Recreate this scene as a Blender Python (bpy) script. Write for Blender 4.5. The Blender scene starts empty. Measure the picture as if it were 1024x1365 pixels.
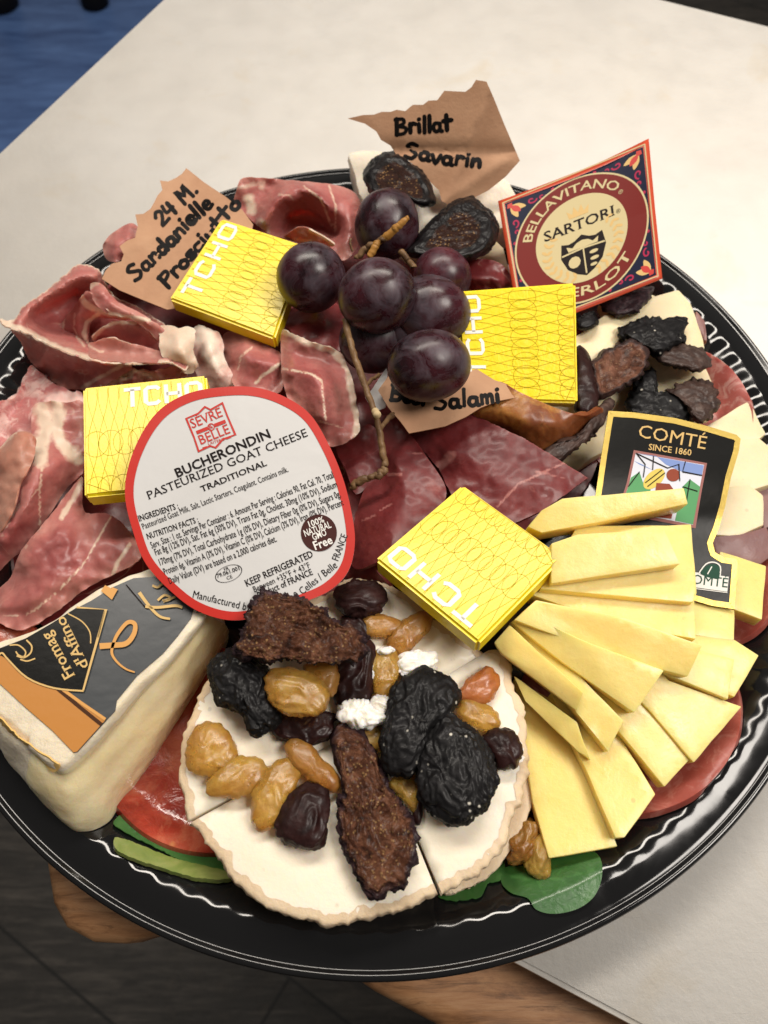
import bpy, bmesh, math, random
import numpy as np
from mathutils import Vector, Matrix, noise
from mathutils.geometry import delaunay_2d_cdt

random.seed(7)
SC = bpy.context.scene
COL = SC.collection

# ------------------------------------------------------------------ camera
ROT = ((0.99996716, -0.0071635, -0.00379096), (0.00810476, 0.88383435, 0.46772979), (0.0, -0.46774515, 0.88386338))
CAM = Vector((0.00319281, -0.14378897, 0.25462747))
M3 = Matrix(ROT)                      # world -> camera axes
MT = M3.transposed()
FPX = 1026.0
cd = bpy.data.cameras.new('camera')
cam = bpy.data.objects.new('camera', cd)
COL.objects.link(cam)
cam.matrix_world = Matrix.Translation(CAM) @ MT.to_4x4()
cd.sensor_fit = 'VERTICAL'
cd.sensor_height = 24.0
cd.sensor_width = 18.0
cd.lens = 24.0 * FPX / 1365.0
cd.clip_start = 0.01
cd.clip_end = 30.0
cd.dof.use_dof = True
cd.dof.focus_distance = 0.235
cd.dof.aperture_fstop = 11.0
SC.camera = cam

# ------------------------------------------------------------------ world, lamps, exposure
wd = bpy.data.worlds.new('World')
SC.world = wd
wd.use_nodes = True
wd.node_tree.nodes['Background'].inputs[0].default_value = (1.0, 0.95, 0.89, 1)
wd.node_tree.nodes['Background'].inputs[1].default_value = 0.12
SC.view_settings.view_transform = 'Standard'
SC.view_settings.look = 'None'
SC.view_settings.gamma = 1.0
SC.view_settings.exposure = 0.0
SC.view_settings.use_curve_mapping = False


def area(name, loc, target, sx, sy, power, col):
    l = bpy.data.lights.new(name, 'AREA')
    l.shape = 'RECTANGLE'
    l.size, l.size_y = sx, sy
    l.energy = power
    l.color = col
    o = bpy.data.objects.new(name, l)
    COL.objects.link(o)
    o.location = loc
    o.rotation_euler = (Vector(target) - Vector(loc)).to_track_quat('-Z', 'Y').to_euler()
    return o


area('ceiling_lamp_strip', (-0.1, 0.72, 1.35), (0, 0, 0), 1.5, 0.20, 23.0, (1.0, 0.92, 0.82))
area('fill_lamp_right', (0.78, -0.14, 1.20), (.16, -.12, 0), 0.5, 0.5, 15.0, (1.0, 0.93, 0.85))  # unseen fill, added to brighten the board's lower right


# ------------------------------------------------------------------ geometry helpers
def W(u, v, z):
    """the point at height z (metres) seen at (u, v)"""
    d = MT @ Vector(((u - 512) / FPX, (682.5 - v) / FPX, -1.0))
    return CAM + d * ((z - CAM.z) / d.z)


def Z(ox, oy, s):
    """coordinates traced in an enlarged view -> plain ones"""
    def f(pts):
        return [tuple([p[0] / s + ox, p[1] / s + oy]) + tuple(p[2:]) for p in pts]
    return f


def link(name, me, mat, parent=None, smooth=True, sharp=None):
    o = bpy.data.objects.new(name, me)
    COL.objects.link(o)
    if mat is not None:
        for m in (mat if isinstance(mat, (list, tuple)) else [mat]):
            me.materials.append(m)
    if smooth:
        me.polygons.foreach_set('use_smooth', [True] * len(me.polygons))
    if sharp and smooth:
        me.set_sharp_from_angle(angle=math.radians(sharp))
    if parent is not None:
        o.parent = parent
    return o


def from_bm(name, bm, mat, parent=None, smooth=True, fix=True, sharp=None):
    if fix:
        bmesh.ops.recalc_face_normals(bm, faces=bm.faces)
    me = bpy.data.meshes.new(name)
    bm.to_mesh(me)
    bm.free()
    return link(name, me, mat, parent, smooth, sharp)


def empty(name, loc):
    o = bpy.data.objects.new(name, None)
    COL.objects.link(o)
    o.location = loc
    o.empty_display_size = 0.01
    return o


def adopt(o, parent):
    """make o (built in world space) a part of parent"""
    o.parent = parent
    o.matrix_parent_inverse = Matrix.Translation(-parent.location)
    return o


def tag(o, label, cat, group=None, kind=None):
    if label:
        o['label'] = label
    if cat:
        o['category'] = cat
    if group:
        o['group'] = group
    if kind:
        o['kind'] = kind
    return o


def smooth_closed(pts, n):
    """closed Catmull-Rom through pts (any dimension), n steps a span"""
    out = []
    L = len(pts)
    for i in range(L):
        p0, p1, p2, p3 = (np.array(pts[(i + k - 1) % L], float) for k in range(4))
        for j in range(n):
            t = j / n
            out.append(tuple(0.5 * (2 * p1 + (p2 - p0) * t + (2 * p0 - 5 * p1 + 4 * p2 - p3) * t * t + (3 * p1 - p0 - 3 * p2 + p3) * t ** 3)))
    return out


def smooth_open(pts, n):
    out = []
    L = len(pts)
    for i in range(L - 1):
        p0, p1, p2, p3 = (np.array(pts[min(max(i + k - 1, 0), L - 1)], float) for k in range(4))
        for j in range(n):
            t = j / n
            out.append(tuple(0.5 * (2 * p1 + (p2 - p0) * t + (2 * p0 - 5 * p1 + 4 * p2 - p3) * t * t + (3 * p1 - p0 - 3 * p2 + p3) * t ** 3)))
    out.append(tuple(float(c) for c in pts[-1]))
    return out


def resample_closed(pts, step):
    P = [np.array(p, float) for p in pts]
    out = []
    for i in range(len(P)):
        a, b = P[i], P[(i + 1) % len(P)]
        n = max(1, int(round(np.linalg.norm((b - a)[:2]) / step)))
        for j in range(n):
            out.append(tuple(a + (b - a) * j / n))
    return out


def inside(pt, poly):
    x, y = pt[0], pt[1]
    c = False
    n = len(poly)
    for i in range(n):
        x1, y1 = poly[i][0], poly[i][1]
        x2, y2 = poly[i - 1][0], poly[i - 1][1]
        if (y1 > y) != (y2 > y) and x < (x2 - x1) * (y - y1) / (y2 - y1) + x1:
            c = not c
    return c


def dist_poly(pts, line):
    """distances of an (n,2) array to a polyline"""
    d = np.full(len(pts), 1e9)
    for a, b in zip(line[:-1], line[1:]):
        a = np.array(a[:2], float)
        b = np.array(b[:2], float)
        ab = b - a
        t = np.clip(((pts - a) @ ab) / max(ab @ ab, 1e-9), 0, 1)
        d = np.minimum(d, np.hypot(*(pts - a - t[:, None] * ab).T))
    return d


def tray_z(r):
    return float(np.interp(r, [0, .118, .1275, .135, .1425, .147, .151, .158, .1586, .1587], [.006, .006, .0075, .0125, .0177, .0202, .0198, .019, .019, -1]))


def sheet(name, outline, mat, parent=None, th=1.2, step=6.0, curve=True, ridges=(), fat=(), zf=None, wav=0.0, wf=0.03,
          ragged=0.0, relax=4, seed=0, rim=0.0, edge_fat=0.0, smooth=True, frill=None):
    """a thin slice filled inside a closed outline of (u, v, height in mm), draped over its edge heights and ridge lines"""
    rnd = random.Random(seed + len(outline))
    if zf is not None:
        outline = [(p[0], p[1], 0.0) for p in outline]
    ol = smooth_closed(outline, 6) if curve else list(outline)
    ol = resample_closed(ol, step * 0.8)
    if ragged:
        ol = [(p[0] + ragged * noise.noise((p[0] * .09, p[1] * .09, seed)) + ragged * .6 * noise.noise((p[0] * .3, p[1] * .3, seed + 5)),
               p[1] + ragged * noise.noise((p[0] * .09, p[1] * .09, seed + 9)) + ragged * .6 * noise.noise((p[0] * .3, p[1] * .3, seed + 7)), p[2]) for p in ol]
    rp = []
    for r in ridges:
        rr = smooth_open(r, 8)
        last = None
        for p in rr:
            if last is None or math.hypot(p[0] - last[0], p[1] - last[1]) > step * .6:
                if inside(p, ol):
                    rp.append(p)
                last = p
    us = [p[0] for p in ol]
    vs = [p[1] for p in ol]
    pts = [(p[0], p[1]) for p in ol]
    nb = len(pts)
    pts += [(p[0], p[1]) for p in rp]
    nr = len(pts)
    ola = np.array([(p[0], p[1]) for p in ol] + [(ol[0][0], ol[0][1])])
    rpa = np.array(rp)[:, :2] if rp else None
    cand = []
    v = min(vs)
    k = 0
    while v < max(vs):
        u = min(us) + (k % 2) * step * .5
        while u < max(us):
            q = (u + rnd.uniform(-.2, .2) * step, v + rnd.uniform(-.2, .2) * step)
            if inside(q, ol):
                cand.append(q)
            u += step
        v += step * .87
        k += 1
    if cand:
        ca = np.array(cand)
        ok = dist_poly(ca, ola) > step * .55
        if rpa is not None:
            ok &= np.hypot(ca[:, None, 0] - rpa[None, :, 0], ca[:, None, 1] - rpa[None, :, 1]).min(1) > step * .5
        pts += [tuple(c) for c in ca[ok]]
    ve, ed, fa, *_ = delaunay_2d_cdt([Vector(p) for p in pts], [], [list(range(nb))], 1, 1e-6)
    n = len(ve)
    P2 = np.array([tuple(p) for p in ve])
    z = np.zeros(n)
    fixed = np.zeros(n, bool)
    bound = np.zeros(n, bool)
    srcs = np.array([(p[0], p[1], p[2]) for p in list(ol) + rp])
    tree = {}
    for i in range(n):
        d = np.hypot(srcs[:, 0] - P2[i, 0], srcs[:, 1] - P2[i, 1])
        j = int(d.argmin())
        if d[j] < 1e-3:
            z[i] = srcs[j, 2]
            fixed[i] = True
            bound[i] = j < nb
    E = np.array(ed)
    if zf is not None:
        z = np.array([zf(p[0], p[1]) for p in P2])
    else:
        z[~fixed] = srcs[:nb, 2].mean()
        deg = np.bincount(E.ravel(), minlength=n).astype(float)
        deg[deg == 0] = 1

        def lap(zz):
            s = np.bincount(E[:, 0], zz[E[:, 1]], n) + np.bincount(E[:, 1], zz[E[:, 0]], n)
            return s / deg
        for _ in range(350):
            zn = lap(z)
            z = np.where(fixed, z, zn)
        for _ in range(relax):
            z = np.where(bound, z, lap(z))
    if frill is None:
        frill = 1.7 if mat.name.startswith(('ham_meat', 'marbled')) else 0
    if frill:                                        # soft ruffles that die away from the slice's edge
        db = dist_poly(P2, ola)
        z = z + frill * np.exp(-db / 14.) * np.array([noise.noise((p[0] * .075, p[1] * .075, seed * 1.3 + 2)) for p in P2])
        z = z + .55 * np.array([noise.noise((p[0] * .045 + p[1] * .02, p[1] * .045 - p[0] * .02, seed * .7 + 9)) for p in P2])
    if wav or rim:
        db = dist_poly(P2, ola)
        z = z + wav * np.array([noise.noise((p[0] * wf, p[1] * wf, seed * 3.1)) + .5 * noise.noise((p[0] * wf * 2.7, p[1] * wf * 2.7, seed)) for p in P2])
        if rim:
            z = z - rim * np.exp(-(db / (step * .8)) ** 2)
    fatv = np.zeros(n)
    for f in fat:
        line, w = f[0], f[1]
        amt = f[2] if len(f) > 2 else 1.0
        d = dist_poly(P2, line)
        jit = np.array([1 + .5 * noise.noise((p[0] * .12, p[1] * .12, 3)) for p in P2])
        fatv = np.maximum(fatv, amt * np.clip(1.35 - d / (w * jit), 0, 1))
    if edge_fat:
        d = dist_poly(P2, ola)
        fatv = np.maximum(fatv, np.clip(1.3 - d / edge_fat, 0, 1))
    V = [W(P2[i, 0], P2[i, 1], z[i] * .001) for i in range(n)]
    for _ in range(3):
        for i, p in enumerate(V):
            m = (tray_z(math.hypot(p.x, p.y)) + .0008) * 1000 + th
            if z[i] < m:
                z[i] = m
                V[i] = W(P2[i, 0], P2[i, 1], m * .001)
    bm = bmesh.new()
    lf = bm.verts.layers.float.new('fat')
    le = bm.verts.layers.float.new('thin_edge')
    dbe = dist_poly(P2, ola)
    top = [bm.verts.new(p) for p in V]
    for f in fa:
        if len(f) == 3:
            bm.faces.new([top[i] for i in f])
    bm.normal_update()
    if sum((f.normal.dot(CAM - f.calc_center_median()) for f in bm.faces)) < 0:
        bmesh.ops.reverse_faces(bm, faces=bm.faces)
        bm.normal_update()
    for i, q in enumerate(top):
        q[lf] = fatv[i]
        q[le] = math.exp(-dbe[i] / 16.)
    faces = list(bm.faces)
    bed = [e for e in bm.edges if len(e.link_faces) == 1]
    bot = []
    for i, q in enumerate(top):
        w = bm.verts.new(q.co - q.normal * (th * .001))
        w[lf] = fatv[i]
        w[le] = math.exp(-dbe[i] / 16.)
        bot.append(w)
    idx = {q: i for i, q in enumerate(top)}
    for f in faces:
        bm.faces.new([bot[idx[q]] for q in reversed(f.verts)])
    for e in bed:
        a, b = e.verts
        bm.faces.new((a, b, bot[idx[b]], bot[idx[a]]))
    for q in [q for q in bm.verts if not q.link_faces]:
        bm.verts.remove(q)
    return from_bm(name, bm, mat, parent, smooth, True, 55)


def slab(name, top, thick, mat, parent=None, bevel=.8, tilt=None, wob=0.25, seed=0, cuts=3):
    """a thick cut slice: top outline of (u, v, mm), straight sides going down by thick mm; cut faces a little uneven"""
    bm = bmesh.new()
    T = [W(p[0], p[1], p[2] * .001) for p in top]
    n = Vector((0, 0, 0))
    c = sum(T, Vector()) / len(T)
    for i in range(len(T)):
        n += (T[i] - c).cross(T[(i + 1) % len(T)] - c)
    n.normalize()
    if n.z < 0:
        n = -n
    n = (n + Vector((0, 0, 1.0))).normalized()
    a = [bm.verts.new(p) for p in T]
    b = [bm.verts.new(p - n * (thick * .001)) for p in T]
    bm.faces.new(a)
    bm.faces.new(list(reversed(b)))
    for i in range(len(a)):
        j = (i + 1) % len(a)
        bm.faces.new((a[i], b[i], b[j], a[j]))
    bmesh.ops.recalc_face_normals(bm, faces=bm.faces)
    bmesh.ops.bevel(bm, geom=list(bm.edges), offset=bevel * .001, segments=2, profile=.6, affect='EDGES')
    bmesh.ops.triangulate(bm, faces=[f for f in bm.faces if len(f.verts) > 4])
    for _ in range(cuts):
        es = [e for e in bm.edges if e.calc_length() > .0045]
        if not es:
            break
        bmesh.ops.subdivide_edges(bm, edges=es, cuts=1, use_grid_fill=True)
        bmesh.ops.triangulate(bm, faces=[f for f in bm.faces if len(f.verts) > 4])
    bm.normal_update()
    for q in bm.verts:
        k = q.co * 140
        q.co += q.normal * (wob * .001) * noise.noise((k.x, k.y, k.z + seed * 7.3))
    return from_bm(name, bm, mat, parent, True, True, 32)


def lump(name, outline, zc, hz, mat, parent=None, wr=.12, wfreq=330., seed=0, face=0., flat=1.0, na=110, nv=44, pw=.62, fine=.5, rag=.05, stretch=1.0):
    """a closed wrinkled lump: plan outline (u, v), middle height zc and half height hz in mm; face = share of the top that is a cut face"""
    ol = smooth_closed(outline, 6)
    cx = sum(p[0] for p in ol) / len(ol)
    cy = sum(p[1] for p in ol) / len(ol)
    X = np.array([(p[0] - cx, p[1] - cy) for p in ol])
    ang = np.arctan2(X[:, 1], X[:, 0])
    rad = np.hypot(X[:, 0], X[:, 1])
    ev, ew = np.linalg.eigh(X.T @ X)
    ax = ew[:, 1]                                   # long axis
    axw = Vector((ax[0], -ax[1], 0)).normalized()
    o = np.argsort(ang)
    ang, rad = ang[o], rad[o]
    th = np.linspace(-math.pi, math.pi, na, endpoint=False)
    R = np.interp(th, np.concatenate([ang - 2 * math.pi, ang, ang + 2 * math.pi]), np.concatenate([rad] * 3))
    RG = np.array([rag * (noise.noise((math.cos(t) * 2.2, math.sin(t) * 2.2, seed * 1.7)) + .9 * noise.noise((math.cos(t) * 5, math.sin(t) * 5, seed * 2.3)) + .25 * noise.noise((math.cos(t) * 14, math.sin(t) * 14, seed))) for t in th])
    bm = bmesh.new()
    bmesh.ops.create_icosphere(bm, subdivisions=6 if R.mean() > 44 else 5, radius=1.0)
    lf = bm.verts.layers.float.new('face')
    pe = 1 / pw
    for v in bm.verts:
        x, y, zn = v.co.normalized()
        f = math.hypot(x, y)
        i = (math.atan2(y, x) + math.pi) / (2 * math.pi) * na
        i0 = int(i) % na
        i1 = (i0 + 1) % na
        t = i - int(i)
        rg = RG[i0] + (RG[i1] - RG[i0]) * t
        rr = (R[i0] + (R[i1] - R[i0]) * t) * f * (1 + rg * f ** 5)
        s = math.sqrt(max(0, 1 - f ** (2 * pe))) * (1 if zn > 0 else -1)
        zz = flat * min(1.0, s * 1.5) if (s > 0 and flat < 1) else s
        fm = 0.0
        if face and zn > 0:
            fm = max(0., min(1., (face - f) / .16 + .5))
        k = rr / f if f > 1e-6 else 0
        v.co = W(cx + x * k, cy + y * k, (zc + hz * zz) * .001)
        v[lf] = fm
    bmesh.ops.recalc_face_normals(bm, faces=bm.faces)
    bm.normal_update()
    am = min(hz, 7) * .00046 * wr
    new = []
    for v in bm.verts:
        q = v.co * wfreq
        if stretch != 1.0:                           # wrinkles run along the long axis
            q = q - axw * q.dot(axw) * (1 - 1 / stretch)
        q = q + noise.noise_vector(q * .55 + Vector((seed * 3.1, 0, 0))) * .9
        r0 = noise.noise(q * .4 + Vector((seed, 7, 0)))
        r1 = 1 - 2.6 * abs(noise.noise(q + Vector((seed * 11, 0, 0))))
        r2 = 1 - 2.6 * abs(noise.noise(q * 2.1 + Vector((0, seed * 5, 0))))
        r3 = noise.noise(q * 4.6 + Vector((0, 0, seed)))
        fm = v[lf]
        d = am * (1 - .25 * fm) * (r0 * .8 + r1 * .8 + fine * r2 + fine * .8 * r3)
        d -= fm * .0005
        new.append(v.co + v.normal * d)
    for v, c in zip(bm.verts, new):
        v.co = c
    return from_bm(name, bm, mat, parent, True)


def tube(bm, pts, radii, nseg=8, cap=True):
    """sweep a round section along world points"""
    rings = []
    up = Vector((0.1, 0.2, 1)).normalized()
    for i, p in enumerate(pts):
        t = (pts[min(i + 1, len(pts) - 1)] - pts[max(i - 1, 0)]).normalized()
        a = t.cross(up)
        if a.length < 1e-4:
            a = t.cross(Vector((1, 0, 0)))
        a.normalize()
        b = t.cross(a)
        r = radii[i] if isinstance(radii, (list, tuple)) else radii
        rings.append([bm.verts.new(p + a * r * math.cos(6.2832 * k / nseg) + b * r * math.sin(6.2832 * k / nseg)) for k in range(nseg)])
    for A, B in zip(rings[:-1], rings[1:]):
        for k in range(nseg):
            bm.faces.new((A[k], A[(k + 1) % nseg], B[(k + 1) % nseg], B[k]))
    if cap:
        bm.faces.new(rings[0])
        bm.faces.new(list(reversed(rings[-1])))


# ------------------------------------------------------------------ printed matter: flat 2-D artwork laid on a label's surface
class PxPatch:
    def __init__(s, zoom, zf):
        s.zoom, s.zf = zoom, zf

    def pos(s, x, y):
        u, v = s.zoom([(x, y)])[0][:2]
        return W(u, v, s.zf(u, v) * .001)

    def at(s, x, y, off):
        p = s.pos(x, y)
        a = s.pos(x + 1, y) - p
        b = s.pos(x, y + 1) - p
        n = a.cross(b).normalized()
        if n.dot(CAM - p) < 0:
            n = -n
        return p + n * off


class QuadPatch:
    """TL, TR, BR, BL as (u, v, mm); artwork in 0..1 across and 0..1 down"""
    def __init__(s, c, bend=None):
        s.c = [W(p[0], p[1], p[2] * .001) for p in c]
        s.bend = bend
        n = (s.c[1] - s.c[0]).cross(s.c[3] - s.c[0]).normalized()
        if n.dot(CAM - s.c[0]) < 0:
            n = -n
        s.n = n

    def pos(s, x, y):
        a, b, c, d = s.c
        p = a.lerp(b, x).lerp(d.lerp(c, x), y)
        if s.bend:
            p = p + s.n * s.bend(x, y) * .001
        return p

    def at(s, x, y, off):
        p = s.pos(x, y)
        a = s.pos(x + .01, y) - p
        b = s.pos(x, y + .01) - p
        n = a.cross(b).normalized()
        if n.dot(s.n) < 0:
            n = -n
        return p + n * off


class Art:
    def __init__(s, patch, off):
        s.p, s.off, s.v, s.f = patch, off, [], []

    def add(s, verts, faces):
        k = len(s.v)
        s.v += [s.p.at(x, y, s.off) for x, y in verts]
        s.f += [tuple(i + k for i in f) for f in faces]
        return s

    def poly(s, pts, step=None, curve=0):
        if curve:
            pts = smooth_closed(pts, curve)
        if step:
            pts = resample_closed(pts, step)
        pts = [(p[0], p[1]) for p in pts]
        inner = []
        if step:
            xs = [p[0] for p in pts]
            ys = [p[1] for p in pts]
            pa = np.array(pts + [pts[0]])
            x = min(xs) + step
            while x < max(xs):
                y = min(ys) + step
                while y < max(ys):
                    if inside((x, y), pts) and dist_poly(np.array([(x, y)]), pa)[0] > step * .4:
                        inner.append((x, y))
                    y += step
                x += step
        ve, ed, fa, *_ = delaunay_2d_cdt([Vector(p) for p in pts + inner], [], [list(range(len(pts)))], 1, 1e-7)
        return s.add([tuple(q) for q in ve], [tuple(f) for f in fa])

    def stroke(s, pts, w, closed=False, curve=0, w2=None):
        if curve:
            pts = smooth_closed(pts, curve) if closed else smooth_open(pts, curve)
        n = len(pts)
        vs, fs = [], []
        for i, p in enumerate(pts):
            a = pts[(i - 1) % n] if (closed or i > 0) else p
            b = pts[(i + 1) % n] if (closed or i < n - 1) else p
            dx, dy = b[0] - a[0], b[1] - a[1]
            L = math.hypot(dx, dy) or 1
            nx, ny = -dy / L, dx / L
            ww = w if w2 is None else w + (w2 - w) * i / max(n - 1, 1)
            ex = 1.0
            if 0 < i < n - 1 or closed:
                d1 = (p[0] - a[0], p[1] - a[1])
                d2 = (b[0] - p[0], b[1] - p[1])
                l1, l2 = math.hypot(*d1) or 1, math.hypot(*d2) or 1
                cs = (d1[0] * d2[0] + d1[1] * d2[1]) / (l1 * l2)
                ex = 1 / max(math.sqrt(max((1 + cs) / 2, 0)), .6)
            h = ww / 2 * ex
            vs += [(p[0] + nx * h, p[1] + ny * h), (p[0] - nx * h, p[1] - ny * h)]
        for i in range(n if closed else n - 1):
            j = (i + 1) % n
            fs.append((2 * i, 2 * i + 1, 2 * j + 1, 2 * j))
        return s.add(vs, fs)

    def disc(s, c, r, ry=None, n=48, rings=6, rot=0.):
        ry = ry or r
        vs, fs = [c], []
        for k in range(1, rings + 1):
            for i in range(n):
                a = 6.283185 * i / n
                x, y = r * k / rings * math.cos(a), ry * k / rings * math.sin(a)
                vs.append((c[0] + x * math.cos(rot) - y * math.sin(rot), c[1] + x * math.sin(rot) + y * math.cos(rot)))
        for i in range(n):
            fs.append((0, 1 + i, 1 + (i + 1) % n))
        for k in range(1, rings):
            for i in range(n):
                a, b = 1 + (k - 1) * n, 1 + k * n
                fs.append((a + i, b + i, b + (i + 1) % n, a + (i + 1) % n))
        return s.add(vs, fs)

    def ring(s, c, r0, r1, n=72, rings=2, k=1.0, rot=0.):
        vs, fs = [], []
        for q in range(rings + 1):
            r = r0 + (r1 - r0) * q / rings
            for i in range(n):
                a = 6.283185 * i / n
                x, y = r * math.cos(a), r * k * math.sin(a)
                vs.append((c[0] + x * math.cos(rot) - y * math.sin(rot), c[1] + x * math.sin(rot) + y * math.cos(rot)))
        for q in range(rings):
            for i in range(n):
                j = (i + 1) % n
                fs.append((q * n + i, q * n + j, (q + 1) * n + j, (q + 1) * n + i))
        return s.add(vs, fs)

    def text(s, body, p0, p1, h, bold=0., serif=False, lean=0.):
        """lettering whose baseline runs from p0 to p1; h = height of a capital; y axis of the artwork points down"""
        vs, fs, x0, x1 = glyphs(body, bold, serif)
        dx, dy = p1[0] - p0[0], p1[1] - p0[1]
        L = math.hypot(dx, dy)
        ex, ey = dx / L, dy / L
        nx, ny = ey, -ex                       # up, seen on the artwork
        k = L / (x1 - x0)
        hh = h / .682
        return s.add([(p0[0] + ex * (x - x0 + lean * y) * k + nx * y * hh, p0[1] + ey * (x - x0 + lean * y) * k + ny * y * hh) for x, y in vs], fs)

    def arc(s, body, c, r, a0, a1, h, bold=0., serif=False, inward=False, ky=1.):
        """lettering on an arc; angles in degrees clockwise from straight up (artwork y down)"""
        vs, fs, x0, x1 = glyphs(body, bold, serif)
        hh = h / .682
        out = []
        for x, y in vs:
            a = math.radians(a0 + (a1 - a0) * (x - x0) / (x1 - x0))
            rr = r - y * hh if inward else r + y * hh
            out.append((c[0] + rr * math.sin(a), c[1] - rr * ky * math.cos(a)))
        return s.add(out, fs)

    def pen(s, body, p0, p1, h, w, seed=0):
        """handwriting from single strokes along a baseline"""
        rnd = random.Random(seed)
        x = 0
        strokes = []
        for ch in body:
            g, adv = PEN.get(ch, ([], .5))
            jy = rnd.uniform(-.06, .06)
            for st in g:
                strokes.append([(x + px, py + jy) for px, py in st])
            x += adv
        dx, dy = p1[0] - p0[0], p1[1] - p0[1]
        L = math.hypot(dx, dy)
        ex, ey = dx / L, dy / L
        nx, ny = ey, -ex
        k = L / x
        for st in strokes:
            q = [(p0[0] + ex * a * k + nx * b * h, p0[1] + ey * a * k + ny * b * h) for a, b in st]
            s.stroke(q, w * rnd.uniform(.85, 1.15), curve=5)
            for e in (q[0], q[-1]):
                s.disc(e, w * .5, n=8, rings=1)
        return s

    def build(s, name, mat, parent):
        me = bpy.data.meshes.new(name)
        me.from_pydata([tuple(v) for v in s.v], [], s.f)
        me.update()
        bm = bmesh.new()
        bm.from_mesh(me)
        for f in bm.faces:
            f.normal_update()
            if f.normal.dot(CAM - f.calc_center_median()) < 0:
                f.normal_flip()
        bm.to_mesh(me)
        bm.free()
        o = link(name, me, mat, None, False)
        return adopt(o, parent) if parent else o


GL = {}


def glyphs(body, bold=0., serif=False):
    key = (body, bold, serif)
    if key in GL:
        return GL[key]
    cu = bpy.data.curves.new('lettering_source', 'FONT')
    cu.body = body
    cu.resolution_u = 2
    cu.offset = bold
    o = bpy.data.objects.new('lettering_source', cu)
    COL.objects.link(o)
    bpy.context.view_layer.update()
    me = bpy.data.meshes.new_from_object(o.evaluated_get(bpy.context.evaluated_depsgraph_get()))
    vs = [(v.co.x, v.co.y) for v in me.vertices]
    fs = [tuple(p.vertices) for p in me.polygons]
    if serif:
        cnt = {}
        for f in fs:
            for a, b in zip(f, f[1:] + f[:1]):
                k = (min(a, b), max(a, b))
                cnt[k] = cnt.get(k, 0) + 1
        for (a, b), c in cnt.items():
            (ax, ay), (bx, by) = vs[a], vs[b]
            if c == 1 and abs(ay - by) < .004 and .03 < abs(ax - bx) < .135:
                up = abs(ay - .682) < .03 or abs(ay - .449) < .03
                if abs(ay) < .03 or up:
                    x0, x1 = min(ax, bx) - .045, max(ax, bx) + .045
                    y0, y1 = (ay, ay + .045) if not up else (ay - .045, ay)
                    k = len(vs)
                    vs += [(x0, y0), (x1, y0), (x1, y1), (x0, y1)]
                    fs.append((k, k + 1, k + 2, k + 3))
    bpy.data.objects.remove(o)
    bpy.data.curves.remove(cu)
    bpy.data.meshes.remove(me)
    xs = [v[0] for v in vs]
    GL[key] = (vs, fs, min(xs), max(xs))
    return GL[key]


PEN = {
    'B': ([[(.05, 0), (.1, 1)], [(.02, .95), (.45, .95), (.5, .7), (.12, .5)], [(.12, .52), (.6, .4), (.5, .08), (.02, .02)]], .78),
    'r': ([[(.08, 0), (.1, .55)], [(.1, .35), (.25, .55), (.42, .5)]], .5),
    'i': ([[(.12, 0), (.12, .5)], [(.13, .78), (.16, .8)]], .32),
    'l': ([[(.1, 0), (.16, 1)]], .3),
    't': ([[(.2, 0), (.22, .95)], [(.0, .58), (.52, .62)]], .6),
    'a': ([[(.42, .48), (.15, .5), (.05, .2), (.2, 0), (.42, .15), (.44, .5), (.45, .05), (.55, 0)]], .64),
    'S': ([[(.55, .9), (.3, 1), (.08, .8), (.3, .55), (.55, .3), (.35, 0), (.02, .08)]], .72),
    'v': ([[(.02, .52), (.22, .0), (.44, .55)]], .54),
    'n': ([[(.06, 0), (.08, .52)], [(.08, .35), (.3, .52), (.42, .4), (.44, .02)]], .58),
    'd': ([[(.42, .45), (.15, .5), (.05, .2), (.2, 0), (.42, .15)], [(.46, 1), (.46, 0)]], .62),
    'e': ([[(.06, .28), (.42, .3), (.35, .52), (.12, .48), (.05, .2), (.2, 0), (.46, .06)]], .56),
    'P': ([[(.06, -.05), (.12, .95)], [(.05, .92), (.5, .9), (.5, .6), (.12, .45)]], .62),
    'o': ([[(.25, .5), (.05, .35), (.1, .05), (.35, .02), (.45, .3), (.25, .5)]], .56),
    's': ([[(.4, .48), (.12, .48), (.12, .3), (.38, .22), (.35, .02), (.05, .03)]], .5),
    'c': ([[(.42, .46), (.15, .48), (.05, .2), (.2, 0), (.45, .06)]], .52),
    'u': ([[(.06, .5), (.08, .08), (.3, .02), (.42, .25), (.44, .5), (.46, .02)]], .58),
    'f': ([[(.4, .95), (.2, .9), (.18, 0)], [(.02, .5), (.4, .52)]], .46),
    'm': ([[(.05, 0), (.06, .52)], [(.06, .35), (.22, .52), (.3, .4), (.3, .02)], [(.3, .35), (.46, .52), (.55, .4), (.56, .02)]], .7),
    'k': ([[(.08, 0), (.12, 1)], [(.45, .55), (.1, .25), (.48, 0)]], .55),
    'M': ([[(.05, 0), (.12, 1), (.35, .45), (.6, 1), (.68, 0)]], .86),
    '2': ([[(.05, .75), (.25, 1), (.48, .8), (.3, .4), (.04, .05), (.55, .08)]], .64),
    '4': ([[(.1, .95), (.05, .45), (.5, .45)], [(.42, .9), (.4, 0)]], .66),
    '.': ([[(.1, .02), (.13, .04)]], .25), ' ': ([], .4),
}


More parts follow.
